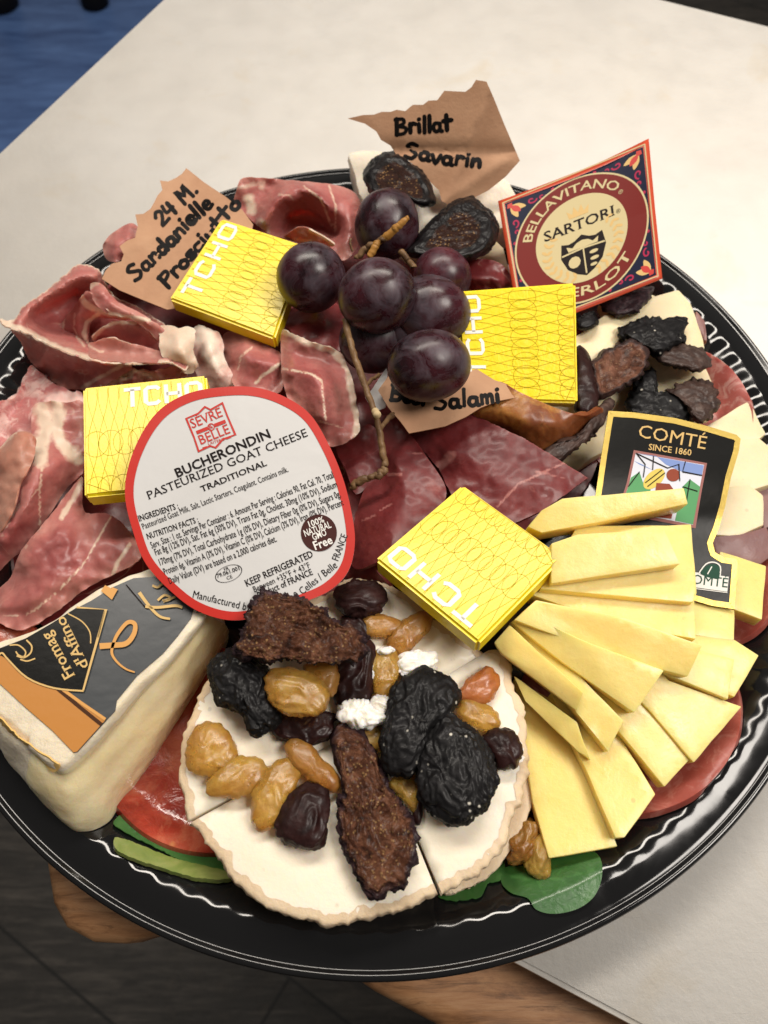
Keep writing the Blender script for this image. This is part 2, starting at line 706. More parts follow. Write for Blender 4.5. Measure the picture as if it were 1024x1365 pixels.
# ------------------------------------------------------------------ procedural materials
class Mat:
    def __init__(s, name, base=(.5, .5, .5), rough=.5, **kw):
        s.m = bpy.data.materials.new(name)
        s.m.use_nodes = True
        s.t = s.m.node_tree
        s.b = s.t.nodes['Principled BSDF']
        s.set('Base Color', tuple(base) + (1,))
        s.set('Roughness', rough)
        for k, v in kw.items():
            s.set(k.replace('_', ' '), v)
        s.co = None

    def set(s, k, v):
        s.b.inputs[k].default_value = v
        return s

    def sss(s, w, r, scale=.004):
        s.set('Subsurface Weight', w)
        s.set('Subsurface Radius', r)
        s.set('Subsurface Scale', scale)
        return s

    def n(s, kind, **kw):
        x = s.t.nodes.new(kind)
        for k, v in kw.items():
            setattr(x, k, v)
        return x

    def l(s, a, b):
        s.t.links.new(a, b)

    def coord(s, sx=1, sy=1, sz=1, rz=0.):
        tc = s.n('ShaderNodeTexCoord')
        oi = s.n('ShaderNodeObjectInfo')
        ad = s.n('ShaderNodeVectorMath', operation='ADD')
        s.l(tc.outputs['Object'], ad.inputs[0])
        s.l(oi.outputs['Random'], ad.inputs[1])
        mp = s.n('ShaderNodeMapping')
        mp.inputs['Scale'].default_value = (sx, sy, sz)
        mp.inputs['Rotation'].default_value = (0, 0, rz)
        s.l(ad.outputs[0], mp.inputs[0])
        return mp.outputs[0]

    def noise(s, scale, detail=4, rough=.55, dist=0., co=None):
        x = s.n('ShaderNodeTexNoise')
        x.inputs['Scale'].default_value = scale
        x.inputs['Detail'].default_value = detail
        x.inputs['Roughness'].default_value = rough
        x.inputs['Distortion'].default_value = dist
        s.l(co or s.coord(), x.inputs['Vector'])
        return x.outputs['Fac']

    def voro(s, scale, feature='F1', co=None, rnd=1.):
        x = s.n('ShaderNodeTexVoronoi', feature=feature)
        x.inputs['Scale'].default_value = scale
        x.inputs['Randomness'].default_value = rnd
        s.l(co or s.coord(), x.inputs['Vector'])
        return x.outputs['Distance']

    def ramp(s, fac, stops):
        r = s.n('ShaderNodeValToRGB')
        e = r.color_ramp.elements
        while len(e) < len(stops):
            e.new(.5)
        for q, (p, c) in zip(e, stops):
            q.position = p
            q.color = tuple(c) + (1,) if len(c) == 3 else c
        s.l(fac, r.inputs[0])
        return r.outputs[0]

    def rng(s, fac, a, b, c=0., d=1.):
        r = s.n('ShaderNodeMapRange')
        for i, v in enumerate((a, b, c, d)):
            r.inputs[i + 1].default_value = v
        s.l(fac, r.inputs[0])
        return r.outputs[0]

    def mix(s, fac, a, b, mode='MIX'):
        x = s.n('ShaderNodeMix', data_type='RGBA', blend_type=mode)
        for sock, v in ((x.inputs[0], fac), (x.inputs[6], a), (x.inputs[7], b)):
            if isinstance(v, (int, float)):
                sock.default_value = v
            elif isinstance(v, tuple):
                sock.default_value = v + (1,) if len(v) == 3 else v
            else:
                s.l(v, sock)
        return x.outputs[2]

    def math(s, op, a, b):
        x = s.n('ShaderNodeMath', operation=op)
        for sock, v in ((x.inputs[0], a), (x.inputs[1], b)):
            if isinstance(v, (int, float)):
                sock.default_value = v
            else:
                s.l(v, sock)
        return x.outputs[0]

    def attr(s, name):
        return s.n('ShaderNodeAttribute', attribute_name=name).outputs['Fac']

    def col(s, sock):
        s.l(sock, s.b.inputs['Base Color'])
        return s

    def to(s, sock, name):
        s.l(sock, s.b.inputs[name])
        return s

    def bump(s, fac, dist, strength=1.):
        x = s.n('ShaderNodeBump')
        x.inputs['Distance'].default_value = dist
        x.inputs['Strength'].default_value = strength
        s.l(fac, x.inputs['Height'])
        if s.b.inputs['Normal'].is_linked:
            s.l(s.b.inputs['Normal'].links[0].from_socket, x.inputs['Normal'])
        s.l(x.outputs[0], s.b.inputs['Normal'])
        return s


def plain(name, c, rough=.5, **kw):
    return Mat(name, c, rough, **kw).set('Specular IOR Level', .08).m


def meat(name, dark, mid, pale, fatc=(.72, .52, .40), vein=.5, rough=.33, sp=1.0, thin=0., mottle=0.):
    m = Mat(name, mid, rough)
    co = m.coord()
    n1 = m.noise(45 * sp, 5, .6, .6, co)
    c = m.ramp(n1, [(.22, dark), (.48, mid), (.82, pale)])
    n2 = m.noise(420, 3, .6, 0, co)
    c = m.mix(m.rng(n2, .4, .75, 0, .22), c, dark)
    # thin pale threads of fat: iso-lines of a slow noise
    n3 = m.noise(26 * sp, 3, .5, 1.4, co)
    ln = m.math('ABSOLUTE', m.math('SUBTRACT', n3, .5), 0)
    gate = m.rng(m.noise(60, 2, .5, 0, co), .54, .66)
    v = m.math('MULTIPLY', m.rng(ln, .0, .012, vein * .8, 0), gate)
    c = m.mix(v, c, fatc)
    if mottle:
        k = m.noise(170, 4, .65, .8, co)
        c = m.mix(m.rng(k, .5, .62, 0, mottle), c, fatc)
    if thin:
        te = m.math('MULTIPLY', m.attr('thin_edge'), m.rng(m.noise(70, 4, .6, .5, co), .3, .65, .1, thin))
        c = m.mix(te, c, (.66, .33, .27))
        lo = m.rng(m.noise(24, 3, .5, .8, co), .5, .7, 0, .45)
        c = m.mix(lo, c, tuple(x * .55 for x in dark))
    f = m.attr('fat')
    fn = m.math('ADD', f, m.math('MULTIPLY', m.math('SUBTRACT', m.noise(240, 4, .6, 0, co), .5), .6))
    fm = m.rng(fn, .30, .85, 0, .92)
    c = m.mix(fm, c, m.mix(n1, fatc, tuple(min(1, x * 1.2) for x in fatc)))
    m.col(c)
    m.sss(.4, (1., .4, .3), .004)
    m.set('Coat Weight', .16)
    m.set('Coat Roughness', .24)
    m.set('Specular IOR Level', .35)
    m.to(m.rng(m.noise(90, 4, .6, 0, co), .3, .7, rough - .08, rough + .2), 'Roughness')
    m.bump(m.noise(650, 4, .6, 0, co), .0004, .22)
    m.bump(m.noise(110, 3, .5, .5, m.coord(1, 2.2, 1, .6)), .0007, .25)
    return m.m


def cheese(name, c0, c1, rough=.42, sss=.35, bump=.4, spec=.5):
    m = Mat(name, c0, rough)
    co = m.coord()
    c = m.ramp(m.noise(40, 5, .6, .3, co), [(.3, c1), (.7, c0)])
    sp = m.voro(75, 'F1', co)
    c = m.mix(m.rng(sp, .035, .06, .35, 0), c, tuple(x * .35 for x in c1))
    oi = m.n('ShaderNodeObjectInfo')
    c = m.mix(m.rng(oi.outputs['Random'], 0, 1, 0, .35), c, c1)
    pit = m.rng(m.noise(520, 3, .6, 0, co), .66, .74, 0, 1)
    c = m.mix(m.math('MULTIPLY', pit, .25), c, tuple(x * .6 for x in c1))
    m.col(c)
    m.bump(pit, .0004, -.5)
    m.sss(sss, (1., .62, .22), .006)
    m.set('Coat Weight', .12).set('Coat Roughness', .25)
    m.bump(m.noise(380, 5, .65, 0, co), .0004, bump)
    m.bump(m.noise(90, 3, .5, 0, co), .0008, bump * .7)
    m.to(m.rng(m.noise(130, 3, .5, 0, co), .3, .7, rough - .1, rough + .15), 'Roughness')
    return m.m


HAM = meat('ham_meat', (.21, .034, .037), (.39, .105, .098), (.55, .23, .195), rough=.38, thin=.75)
HAM_PINK = meat('ham_meat_pink', (.34, .10, .085), (.50, .21, .175), (.62, .35, .29), rough=.38, thin=.5)
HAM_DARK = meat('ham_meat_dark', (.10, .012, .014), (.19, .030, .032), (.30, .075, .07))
HAM_TAN = meat('ham_meat_tan', (.33, .11, .075), (.45, .20, .14), (.55, .30, .22))
BEEF = meat('dried_beef', (.09, .010, .012), (.15, .020, .021), (.20, .036, .035), (.42, .18, .16), .3, .42, 1.3)
SALAMI = meat('salami_meat', (.27, .05, .035), (.34, .075, .055), (.42, .12, .09), (.60, .30, .24), .2, .36, 1.5, mottle=.3)
SALAMI_PINK = meat('pink_salami_meat', (.34, .07, .06), (.45, .12, .10), (.55, .22, .19), (.70, .48, .42), .3, .4, 1.5, mottle=.45)
MARBLED = meat('marbled_salami', (.38, .10, .10), (.48, .17, .16), (.6, .30, .27), (.70, .47, .42), .6, .4, 1.5, mottle=.8)
FAT = meat('ham_fat', (.62, .42, .30), (.72, .54, .41), (.78, .63, .50), (.76, .62, .48), .3, .34)
FAT_PINK = meat('ham_fat_pink', (.52, .25, .20), (.65, .42, .36), (.74, .58, .50), (.76, .62, .52), .3, .34)
AMBER = meat('amber_meat', (.10, .020, .010), (.24, .075, .022), (.50, .24, .05), (.62, .33, .07), .3, .3, 1.2)


def tomato_mat():
    m = Mat('tomato_flesh', (.42, .05, .03), .22)
    co = m.coord()
    c = m.ramp(m.noise(55, 5, .6, .8, co), [(.3, (.20, .016, .010)), (.5, (.36, .04, .022)), (.72, (.48, .12, .07))])
    v = m.voro(150, 'F1', co)
    g = m.math('MULTIPLY', m.rng(v, .12, .22, .6, 0), m.rng(m.noise(45, 3, .6, 0, co), .5, .6))
    c = m.mix(g, c, (.62, .33, .12))
    c = m.mix(m.rng(m.noise(28, 5, .65, 2., co), .52, .66, 0, .55), c, (.55, .20, .11))
    m.col(c).sss(.35, (1, .25, .12), .005)
    m.set('Coat Weight', .5).set('Coat Roughness', .1)
    m.bump(m.noise(120, 4, .6, .6, co), .0015, .6)
    return m.m


TOMATO = tomato_mat()
COMTE = cheese('comte_paste', (.90, .73, .27), (.84, .63, .18), .36, .55, .45)
COMTE_RIND = cheese('comte_rind', (.55, .32, .10), (.42, .22, .07), .6, .1, .6)
PALE = cheese('pale_cheese_paste', (.85, .73, .49), (.78, .64, .39), .45, .3, .6)
PURPLE_RIND = cheese('wine_soaked_rind', (.30, .15, .13), (.16, .07, .075), .5, .15, .6)
GOAT = cheese('goat_cheese_paste', (.90, .81, .67), (.87, .77, .61), .5, .3, .35)
GOAT_RIND = cheese('goat_cheese_rind', (.80, .64, .45), (.62, .45, .28), .7, .2, 1.0)
BRIE = cheese('soft_cheese_paste', (.90, .80, .55), (.84, .68, .37), .25, .5, .6)
BRIE.node_tree.nodes['Principled BSDF'].inputs['Coat Weight'].default_value = .35
BRIE_RIND = cheese('white_bloomy_rind', (.84, .77, .64), (.76, .64, .46), .75, .25, 1.2)
BLOOM = cheese('bloomy_rind', (.84, .78, .68), (.78, .68, .54), .8, .25, 1.4)
CRUMB = cheese('goat_crumb', (.90, .86, .79), (.87, .80, .71), .6, .4, .25)


def dried(name, dark, mid, bloom, rough=.42, bl=.35, seeds=None, sss=0., coat=.12, trans=0., specks=0.):
    m = Mat(name, mid, rough)
    co = m.coord()
    c = m.ramp(m.noise(110, 6, .7, .6, co), [(.30, dark), (.66, mid)])
    b = m.rng(m.noise(330, 6, .75, .4, co), .52, .72, 0, bl)
    c = m.mix(b, c, bloom)
    if seeds:
        f = m.attr('face')
        flesh = m.ramp(m.noise(140, 6, .72, 1.4, co), [(.34, tuple(x * .2 for x in seeds[0])), (.47, seeds[0]), (.66, seeds[1])])
        v = m.voro(800, 'F1', co)
        gate = m.rng(m.noise(140, 3, .6, 0, co), .42, .52)
        sd = m.math('MULTIPLY', m.rng(v, .18, .36, 1, 0), gate)
        flesh = m.mix(m.math('MULTIPLY', sd, .75), flesh, seeds[2])
        fn = m.rng(m.math('ADD', f, m.math('MULTIPLY', m.math('SUBTRACT', m.noise(190, 5, .65, 0, co), .5), 1.3)), .3, .75)
        c = m.mix(fn, c, flesh)
        m.bump(m.math('MULTIPLY', sd, f), .0007, .8)
        m.bump(m.math('MULTIPLY', m.noise(230, 6, .75, 1.2, co), f), .0025, .9)
    if specks:
        v = m.voro(330, 'F1', co)
        g = m.math('MULTIPLY', m.rng(v, .10, .18, 1, 0), m.rng(m.noise(150, 3, .6, 0, co), .52, .6))
        c = m.mix(m.math('MULTIPLY', g, specks), c, (.62, .58, .5))
    m.col(c)
    if sss:
        m.sss(sss, (1., .5, .15), .003)
    m.set('Coat Weight', coat).set('Coat Roughness', .22)
    m.set('Specular IOR Level', .35 if mid[0] > .05 else .18)
    m.set('Transmission Weight', trans)
    m.bump(m.noise(520, 5, .6, .6, co), .0005, .5)
    m.to(m.rng(m.noise(260, 4, .6, 0, co), .3, .7, rough - .14, rough + .25), 'Roughness')
    return m.m


GOLD_RAISIN = dried('golden_raisin_skin', (.50, .22, .03), (.80, .50, .10), (.80, .62, .30), .30, .25, None, .25, .25, .6)
BROWN_GOLD = dried('amber_raisin_skin', (.36, .13, .02), (.66, .34, .07), (.72, .5, .24), .30, .25, None, .25, .25, .55)
RED_RAISIN = dried('red_raisin_skin', (.40, .09, .02), (.62, .22, .05), (.6, .35, .2), .34, .2, None, .2, .4, .4)
DARK_RAISIN = dried('dark_raisin_skin', (.006, .002, .002), (.030, .009, .008), (.075, .038, .036), .46, .3, None, 0, .15)
PRUNE = dried('black_fruit_skin', (.003, .003, .003), (.010, .009, .010), (.030, .028, .030), .52, .3, None, 0, .10, 0, .9)
FIG = dried('dried_fig_skin', (.008, .004, .006), (.034, .016, .020), (.17, .10, .11), .5, .6,
            ((.075, .024, .011), (.20, .082, .042), (.42, .24, .10)))
FIG_PINK = dried('pink_fig_flesh', (.015, .008, .008), (.05, .024, .02), (.20, .12, .11), .5, .5,
                 ((.12, .045, .026), (.27, .125, .08), (.36, .20, .11)))
FIG_BLACK = dried('black_fig_skin', (.003, .003, .0035), (.010, .008, .009), (.035, .032, .034), .40, .3,
                  ((.030, .010, .006), (.040, .015, .010), (.45, .25, .10)))
FIG_CRUST = dried('crusted_fig_skin', (.02, .010, .008), (.06, .030, .022), (.20, .135, .11), .55, .55)


def grape_mat(name, c0, c1, bl):
    m = Mat(name, c0, .3)
    co = m.coord()
    c = m.ramp(m.noise(70, 4, .6, .5, co), [(.35, c0), (.7, c1)])
    b = m.rng(m.noise(130, 6, .72, .6, co), .43, .72, 0, bl)
    c = m.mix(b, c, (.16, .13, .16))
    m.col(c).sss(.15, (1., .2, .2), .003)
    m.to(m.rng(b, 0, bl, .26, .5), 'Roughness')
    m.set('Specular IOR Level', .4)
    return m.m


GRAPE = grape_mat('grape_skin', (.012, .004, .006), (.055, .009, .015), .5)
GRAPE_RED = grape_mat('grape_skin_red', (.035, .008, .013), (.11, .022, .03), .4)


def wood_mat(name, dark, mid, pale, scale=1., rz=0., rough=.5, planks=None):
    m = Mat(name, mid, rough)
    co = m.coord(3.0 * scale, 28 * scale, 8 * scale, rz)
    g = m.noise(3.2, 7, .65, .7, co)
    c = m.ramp(g, [(.28, dark), (.5, mid), (.74, pale)])
    st = m.noise(5.5, 8, .75, 1.2, co)
    c = m.mix(m.rng(st, .5, .68, 0, .75), c, tuple(x * .4 for x in dark))
    sc = m.noise(60, 5, .7, 0, m.coord(1, 1, 1))
    c = m.mix(m.rng(sc, .55, .75, 0, .45), c, pale)
    if planks:
        tc = m.n('ShaderNodeTexCoord')
        mp = m.n('ShaderNodeMapping')
        mp.inputs['Rotation'].default_value = (0, 0, rz)
        m.l(tc.outputs['Object'], mp.inputs[0])
        bk = m.n('ShaderNodeTexBrick')
        for k, v in (('Scale', 1.), ('Mortar Size', .0022), ('Brick Width', 1.1), ('Row Height', planks), ('Bias', 0.)):
            bk.inputs[k].default_value = v
        bk.inputs['Color1'].default_value = (.75, .75, .75, 1)
        bk.inputs['Color2'].default_value = (1.25, 1.2, 1.15, 1)
        bk.inputs['Mortar'].default_value = (.1, .1, .1, 1)
        m.l(mp.outputs[0], bk.inputs['Vector'])
        c = m.mix(1., c, bk.outputs['Color'], 'MULTIPLY')
        m.bump(bk.outputs['Fac'], .003, -.6)
    m.col(c)
    m.bump(g, .0008, .4)
    m.to(m.rng(sc, .3, .7, rough - .1, rough + .2), 'Roughness')
    return m.m


FLOOR = wood_mat('dark_plank_floor', (.016, .014, .012), (.042, .037, .032), (.12, .105, .09), 1.0, math.radians(33), .5, .16)
TABLE = wood_mat('worn_wood', (.15, .062, .022), (.36, .175, .075), (.52, .30, .15), 2., math.radians(26), .45)


def board_mat():
    m = Mat('white_cutting_board', (.80, .76, .71), .42)
    co = m.coord()
    c = m.ramp(m.noise(7, 5, .6, .3, co), [(.3, (.77, .73, .67)), (.7, (.83, .80, .755))])
    st = m.rng(m.noise(26, 4, .6, .4, co), .60, .78, 0, .4)
    c = m.mix(st, c, (.72, .60, .42))
    sp = m.rng(m.voro(13, 'F1', co), .014, .05, .5, 0)
    c = m.mix(sp, c, (.40, .30, .16))
    scr = m.rng(m.noise(40, 6, .75, 0, m.coord(.6, 14, 1, .5)), .62, .74, 0, .16)
    c = m.mix(scr, c, (.55, .50, .44))
    m.col(c).sss(.1, (1, .9, .8), .003)
    m.bump(m.noise(300, 5, .7, 0, co), .0003, .35)
    m.bump(scr, .0002, .5)
    m.to(m.rng(m.noise(60, 3, .5, 0, co), .3, .7, .36, .55), 'Roughness')
    return m.m


BOARD = board_mat()


def tray_mat():
    m = Mat('glossy_black_plastic', (.007, .007, .0075), .1)
    co = m.coord()
    sm = m.noise(30, 5, .65, .6, co)
    m.to(m.rng(sm, .45, .75, .07, .26), 'Roughness')
    m.bump(m.noise(18, 3, .5, 0, co), .0006, .25)
    return m.m


TRAY = tray_mat()


def leaf_mat(name, dark, mid, pale):
    m = Mat(name, mid, .35)
    co = m.coord()
    c = m.ramp(m.noise(60, 5, .6, .6, co), [(.3, dark), (.55, mid), (.8, pale)])
    c = m.mix(m.rng(m.attr('fat'), .3, .9, 0, .14), c, tuple(min(1, x * 2.2) for x in pale))
    m.col(c).sss(.2, (.4, 1, .2), .002)
    m.set('Coat Weight', .2)
    m.bump(m.noise(160, 4, .6, 1., co), .0006, .4)
    return m.m


LEAF = leaf_mat('green_leaf', (.018, .075, .014), (.035, .125, .026), (.08, .20, .055))
LETTUCE = leaf_mat('lettuce_rib', (.06, .13, .018), (.17, .22, .05), (.33, .33, .12))


def kraft_mat():
    m = Mat('kraft_paper', (.45, .245, .14), .75)
    co = m.coord()
    c = m.ramp(m.noise(60, 5, .65, .2, co), [(.3, (.41, .215, .118)), (.7, (.50, .285, .165))])
    fib = m.noise(70, 6, .8, 0, m.coord(1, 8, 1, .4))
    c = m.mix(m.rng(fib, .55, .75, 0, .35), c, (.33, .18, .105))
    m.col(c)
    m.bump(m.noise(500, 4, .7, 0, co), .0003, .5)
    m.bump(m.voro(45, 'DISTANCE_TO_EDGE', co), .0015, .35)
    return m.m


KRAFT = kraft_mat()


def foil_mat():
    m = Mat('yellow_wrapper', (.90, .69, .004), .42)
    co = m.coord()
    cr = m.noise(90, 4, .55, 1.6, co)
    m.bump(cr, .0010, .45)
    m.bump(m.noise(230, 3, .5, 2.2, co), .0005, .45)
    m.set('Coat Weight', .3).set('Coat Roughness', .2).set('Specular IOR Level', .35)
    return m.m


FOIL = foil_mat()
FOIL_LINE = plain('wrapper_line_print', (.40, .28, .0), .4)
FOIL_WHITE = plain('wrapper_white_print', (.86, .84, .78), .4)


def paper(name, c, rough=.45, bump=.0006, coat=.15):
    m = Mat(name, c, rough)
    co = m.coord()
    m.bump(m.noise(35, 3, .5, .6, co), bump, .5)
    m.bump(m.noise(400, 3, .5, 0, co), .0001, .4)
    m.set('Coat Weight', coat).set('Coat Roughness', .25)
    m.set('Specular IOR Level', .3)
    return m.m


WHITE_PAPER = paper('white_label_paper', (.55, .545, .54), .5, .0012)
RED_INK = paper('red_ink', (.48, .020, .012), .5, .0004, .05)
BLACK_INK = plain('black_ink', (.012, .008, .008), .5)
MARKER = plain('black_marker', (.006, .005, .005), .45)
BROWN_INK = plain('dark_brown_ink', (.055, .018, .016), .5)
BLACK_PAPER = paper('glossy_black_label', (.0035, .0035, .003), .3, .0006, .05)
BLACK_PAPER.node_tree.nodes['Principled BSDF'].inputs['Specular IOR Level'].default_value = .14
SLATE_PAPER = paper('slate_grey_label', (.045, .050, .055), .34, .0010, .25)
ORANGE_PAPER = paper('orange_label', (.46, .19, .035), .4)
GOLDLEAF = Mat('gold_foil_print', (.46, .33, .075), .36, Metallic=.6)
GOLDLEAF.bump(GOLDLEAF.noise(300, 4, .6), .0004, .4)
GOLDLEAF = GOLDLEAF.m
GOLD_INK = plain('gold_ink', (.62, .42, .17), .4)
COPPER_INK = plain('copper_ink', (.62, .32, .10), .35)
CREAM_INK = plain('cream_ink', (.56, .47, .26), .45)
WINE_INK = plain('wine_red_ink', (.16, .016, .013), .4)
NAVY_INK = plain('navy_ink', (.008, .011, .032), .4)
CRIMSON_INK = plain('crimson_ink', (.38, .022, .07), .4)
SCARLET = paper('scarlet_label_paper', (.55, .07, .028), .38, .0008, .3)
SKY_INK = plain('sky_blue_ink', (.20, .28, .55), .4)
CLOUD_INK = plain('cloud_ink', (.62, .64, .72), .4)
FIELD_INK = plain('field_green_ink', (.10, .30, .13), .4)
WHEEL_INK = plain('cheese_yellow_ink', (.62, .50, .12), .4)
RUST_INK = plain('rust_ink', (.25, .06, .035), .4)
DEEP_GREEN = plain('deep_green_ink', (.012, .06, .035), .4)
WHITE_INK = plain('white_ink', (.75, .74, .70), .4)
STEM = dried('grape_stem', (.09, .045, .02), (.20, .11, .045), (.34, .22, .11), .6, .5)
STEM_GOLD = dried('golden_grape_stem', (.30, .13, .02), (.45, .22, .045), (.5, .3, .1), .5, .3)
STEM_CUT = plain('cut_stem', (.55, .42, .24), .7)
BLUE = Mat('painted_blue_light', (.045, .11, .32), .45)  # blue light falling on the dark floor, put into the base colour
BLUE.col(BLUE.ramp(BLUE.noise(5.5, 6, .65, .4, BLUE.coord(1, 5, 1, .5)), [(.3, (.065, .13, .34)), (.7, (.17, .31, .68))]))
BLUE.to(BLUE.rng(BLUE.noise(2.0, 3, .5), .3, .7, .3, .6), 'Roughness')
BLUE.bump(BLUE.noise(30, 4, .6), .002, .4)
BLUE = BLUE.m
RUBBER = plain('black_rubber', (.008, .008, .009), .5)


# ================================================================== setting
ZA, ZB, ZC, ZD, ZE, ZF = Z(0, 330, 3.2), Z(0, 540, 4.267), Z(290, 220, 4.876), Z(230, 400, 3.531), Z(420, 480, 4.267), Z(440, 180, 3.938)
Z4, Z5, Z7, ZR = Z(340, 300, 2.133), Z(660, 370, 2.813), Z(240, 740, 2.048), Z(640, 800, 2.667)


def F(z, line, w, amt=1.0):
    return (z(line), max(w, 2.0), amt)

def box_bm(bm, x0, x1, y0, y1, z0, z1, rot=0., org=(0, 0)):
    c, s = math.cos(rot), math.sin(rot)
    vs = [bm.verts.new((org[0] + x * c - y * s, org[1] + x * s + y * c, z)) for z in (z0, z1) for x, y in ((x0, y0), (x1, y0), (x1, y1), (x0, y1))]
    for f in ((3, 2, 1, 0), (4, 5, 6, 7), (0, 1, 5, 4), (1, 2, 6, 5), (2, 3, 7, 6), (3, 0, 4, 7)):
        bm.faces.new([vs[i] for i in f])


FLOOR_Z = -0.90
bm = bmesh.new()
box_bm(bm, -6, 6, -4, 8, FLOOR_Z - .02, FLOOR_Z)
tag(from_bm('floor', bm, FLOOR, None, False), None, None, None, 'structure')

# blue light on the floor, put into the colour of an added sheet past the board's edge (seen beyond the upper left edge)
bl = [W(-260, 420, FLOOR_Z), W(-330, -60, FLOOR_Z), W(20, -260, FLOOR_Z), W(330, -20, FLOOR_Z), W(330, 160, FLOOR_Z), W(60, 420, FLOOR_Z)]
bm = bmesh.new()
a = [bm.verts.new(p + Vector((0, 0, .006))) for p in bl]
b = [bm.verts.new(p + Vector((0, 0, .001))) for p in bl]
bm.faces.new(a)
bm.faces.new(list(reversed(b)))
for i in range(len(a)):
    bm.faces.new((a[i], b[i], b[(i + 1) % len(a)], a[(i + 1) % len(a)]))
tag(from_bm('blue_light_patch', bm, BLUE, None, False), 'thin patch coloured as blue light on the floor beyond the white cutting board', 'floor mat')
for (u, v, r) in ((-2, -4, .045), (124, -6, .036)):
    p = W(u, v, FLOOR_Z + .03)
    bm = bmesh.new()
    tube(bm, [p + Vector((0, 0, z)) for z in (-.022, -.018, .01, .05, .12)], [r * .9, r, r * .95, r * .55, r * .5], 20)
    o = from_bm('furniture_foot', bm, RUBBER)
    tag(o, 'round black furniture foot on the blue-coloured floor in the corner' if u < 0 else 'round black furniture foot on the blue-coloured floor near the top of the board', 'furniture foot', 'black feet standing on the blue mat')

# wooden table under the board
A26 = math.radians(-26)
ex = Vector((math.cos(A26), math.sin(A26), 0))
ey = Vector((-ex.y, ex.x, 0))
P0 = Vector((.0005, -.1645, 0))


def tb(a, b):
    q = P0 + ex * a + ey * b
    return (q.x, q.y)


out = [(.017, -.1715), tb(.2, 0), tb(.62, 0), tb(.62, .40), tb(-.06, .40), (-.112, -.09), (-.1085, -.125), (-.1035, -.1385), (-.098, -.1455), (-.089, -.1495), (-.079, -.1500), (-.070, -.1475), (-.060, -.140), tb(-.055, .012), tb(-.03, .003), (-.001, -.1632)]
bm = bmesh.new()
TT, TBT = -.0165, -.048
a = [bm.verts.new((x, y, TT)) for x, y in out]
b = [bm.verts.new((x, y, TBT)) for x, y in out]
bm.faces.new(a)
bm.faces.new(list(reversed(b)))
side = [bm.faces.new((a[i], b[i], b[(i + 1) % len(a)], a[(i + 1) % len(a)])) for i in range(len(a))]
bmesh.ops.recalc_face_normals(bm, faces=bm.faces)
bmesh.ops.bevel(bm, geom=[e for e in bm.edges if abs(e.verts[0].co.z - e.verts[1].co.z) < 1e-6], offset=.007, segments=4, profile=.55, affect='EDGES')
table = empty('wooden_table', (.15, .05, FLOOR_Z))
tag(table, 'worn brown wooden table showing below the white board', 'table')
adopt(from_bm('table_top', bm, TABLE, None, True), table)
for (x, y) in (tb(.02, .08), tb(.56, .06), tb(.56, .35), tb(.0, .35)):
    bm = bmesh.new()
    tube(bm, [Vector((x, y, z)) for z in (FLOOR_Z, FLOOR_Z + .3, TBT)], [.018, .02, .024], 12)
    adopt(from_bm('leg', bm, TABLE), table)

# white cutting board
bm = bmesh.new()
c0 = Vector((.04, -.155, 0))          # a point of the near edge
lefte = Vector((-.187, .197, 0))
dx = ex
dy = ey
xl = (lefte - c0).dot(dx)
yt = (Vector((.169, .323, 0)) - c0).dot(dy)
cn = [c0 + dx * xl, c0 + dx * .52, c0 + dx * .52 + dy * yt, c0 + dx * xl + dy * yt]
a = [bm.verts.new(p) for p in cn]
b = [bm.verts.new(p + Vector((0, 0, -.0163))) for p in cn]
bm.faces.new(a)
bm.faces.new(list(reversed(b)))
for i in range(4):
    bm.faces.new((a[i], b[i], b[(i + 1) % 4], a[(i + 1) % 4]))
bmesh.ops.recalc_face_normals(bm, faces=bm.faces)
bmesh.ops.bevel(bm, geom=list(bm.edges), offset=.0014, segments=3, affect='EDGES')
tag(from_bm('cutting_board', bm, BOARD), 'large white plastic cutting board under the black platter', 'cutting board')

# black platter
prof = [(0, .006, 0), (.06, .006, 0), (.118, .0060, 0), (.124, .0063, 0), (.1275, .0075, 0), (.131, .0098, 0), (.135, .0125, 0), (.139, .0153, .15), (.1425, .0177, .6), (.1450, .0193, 1),
        (.1466, .0200, 1), (.1480, .0202, .5), (.1500, .0199, .1), (.154, .0190, 0), (.1554, .0184, 0), (.1560, .0187, 0), (.1566, .0192, 0), (.1573, .0194, 0), (.1580, .0190, 0), (.1584, .0182, 0), (.1585, .0172, 0), (.1580, .0150, 0), (.1572, .0146, 0),
        (.1565, .0165, 0), (.150, .0178, 0), (.1460, .0174, 0), (.1425, .0155, 0), (.135, .0100, 0), (.129, .0055, 0), (.126, .0022, 0), (.123, .0008, 0), (.118, .0008, 0), (.114, .0036, 0), (.06, .0036, 0), (0, .0036, 0)]
NS, NF = 896, 112
bm = bmesh.new()
rows = []
for r, z, fl in prof:
    if r == 0:
        rows.append([bm.verts.new((0, 0, z))] * NS)
        continue
    row = []
    for i in range(NS):
        th = 6.2831853 * i / NS
        k = math.cos(NF * th)
        rr = r - fl * .00027 * k
        zz = z + fl * .0001 * k
        row.append(bm.verts.new((rr * math.cos(th), rr * math.sin(th), zz)))
    rows.append(row)
for A, B in zip(rows[:-1], rows[1:]):
    for i in range(NS):
        j = (i + 1) % NS
        q = list(dict.fromkeys([A[i], A[j], B[j], B[i]]))
        bm.faces.new(q)
tag(from_bm('serving_platter', bm, TRAY), 'round glossy black plastic platter with a fluted rim', 'platter')

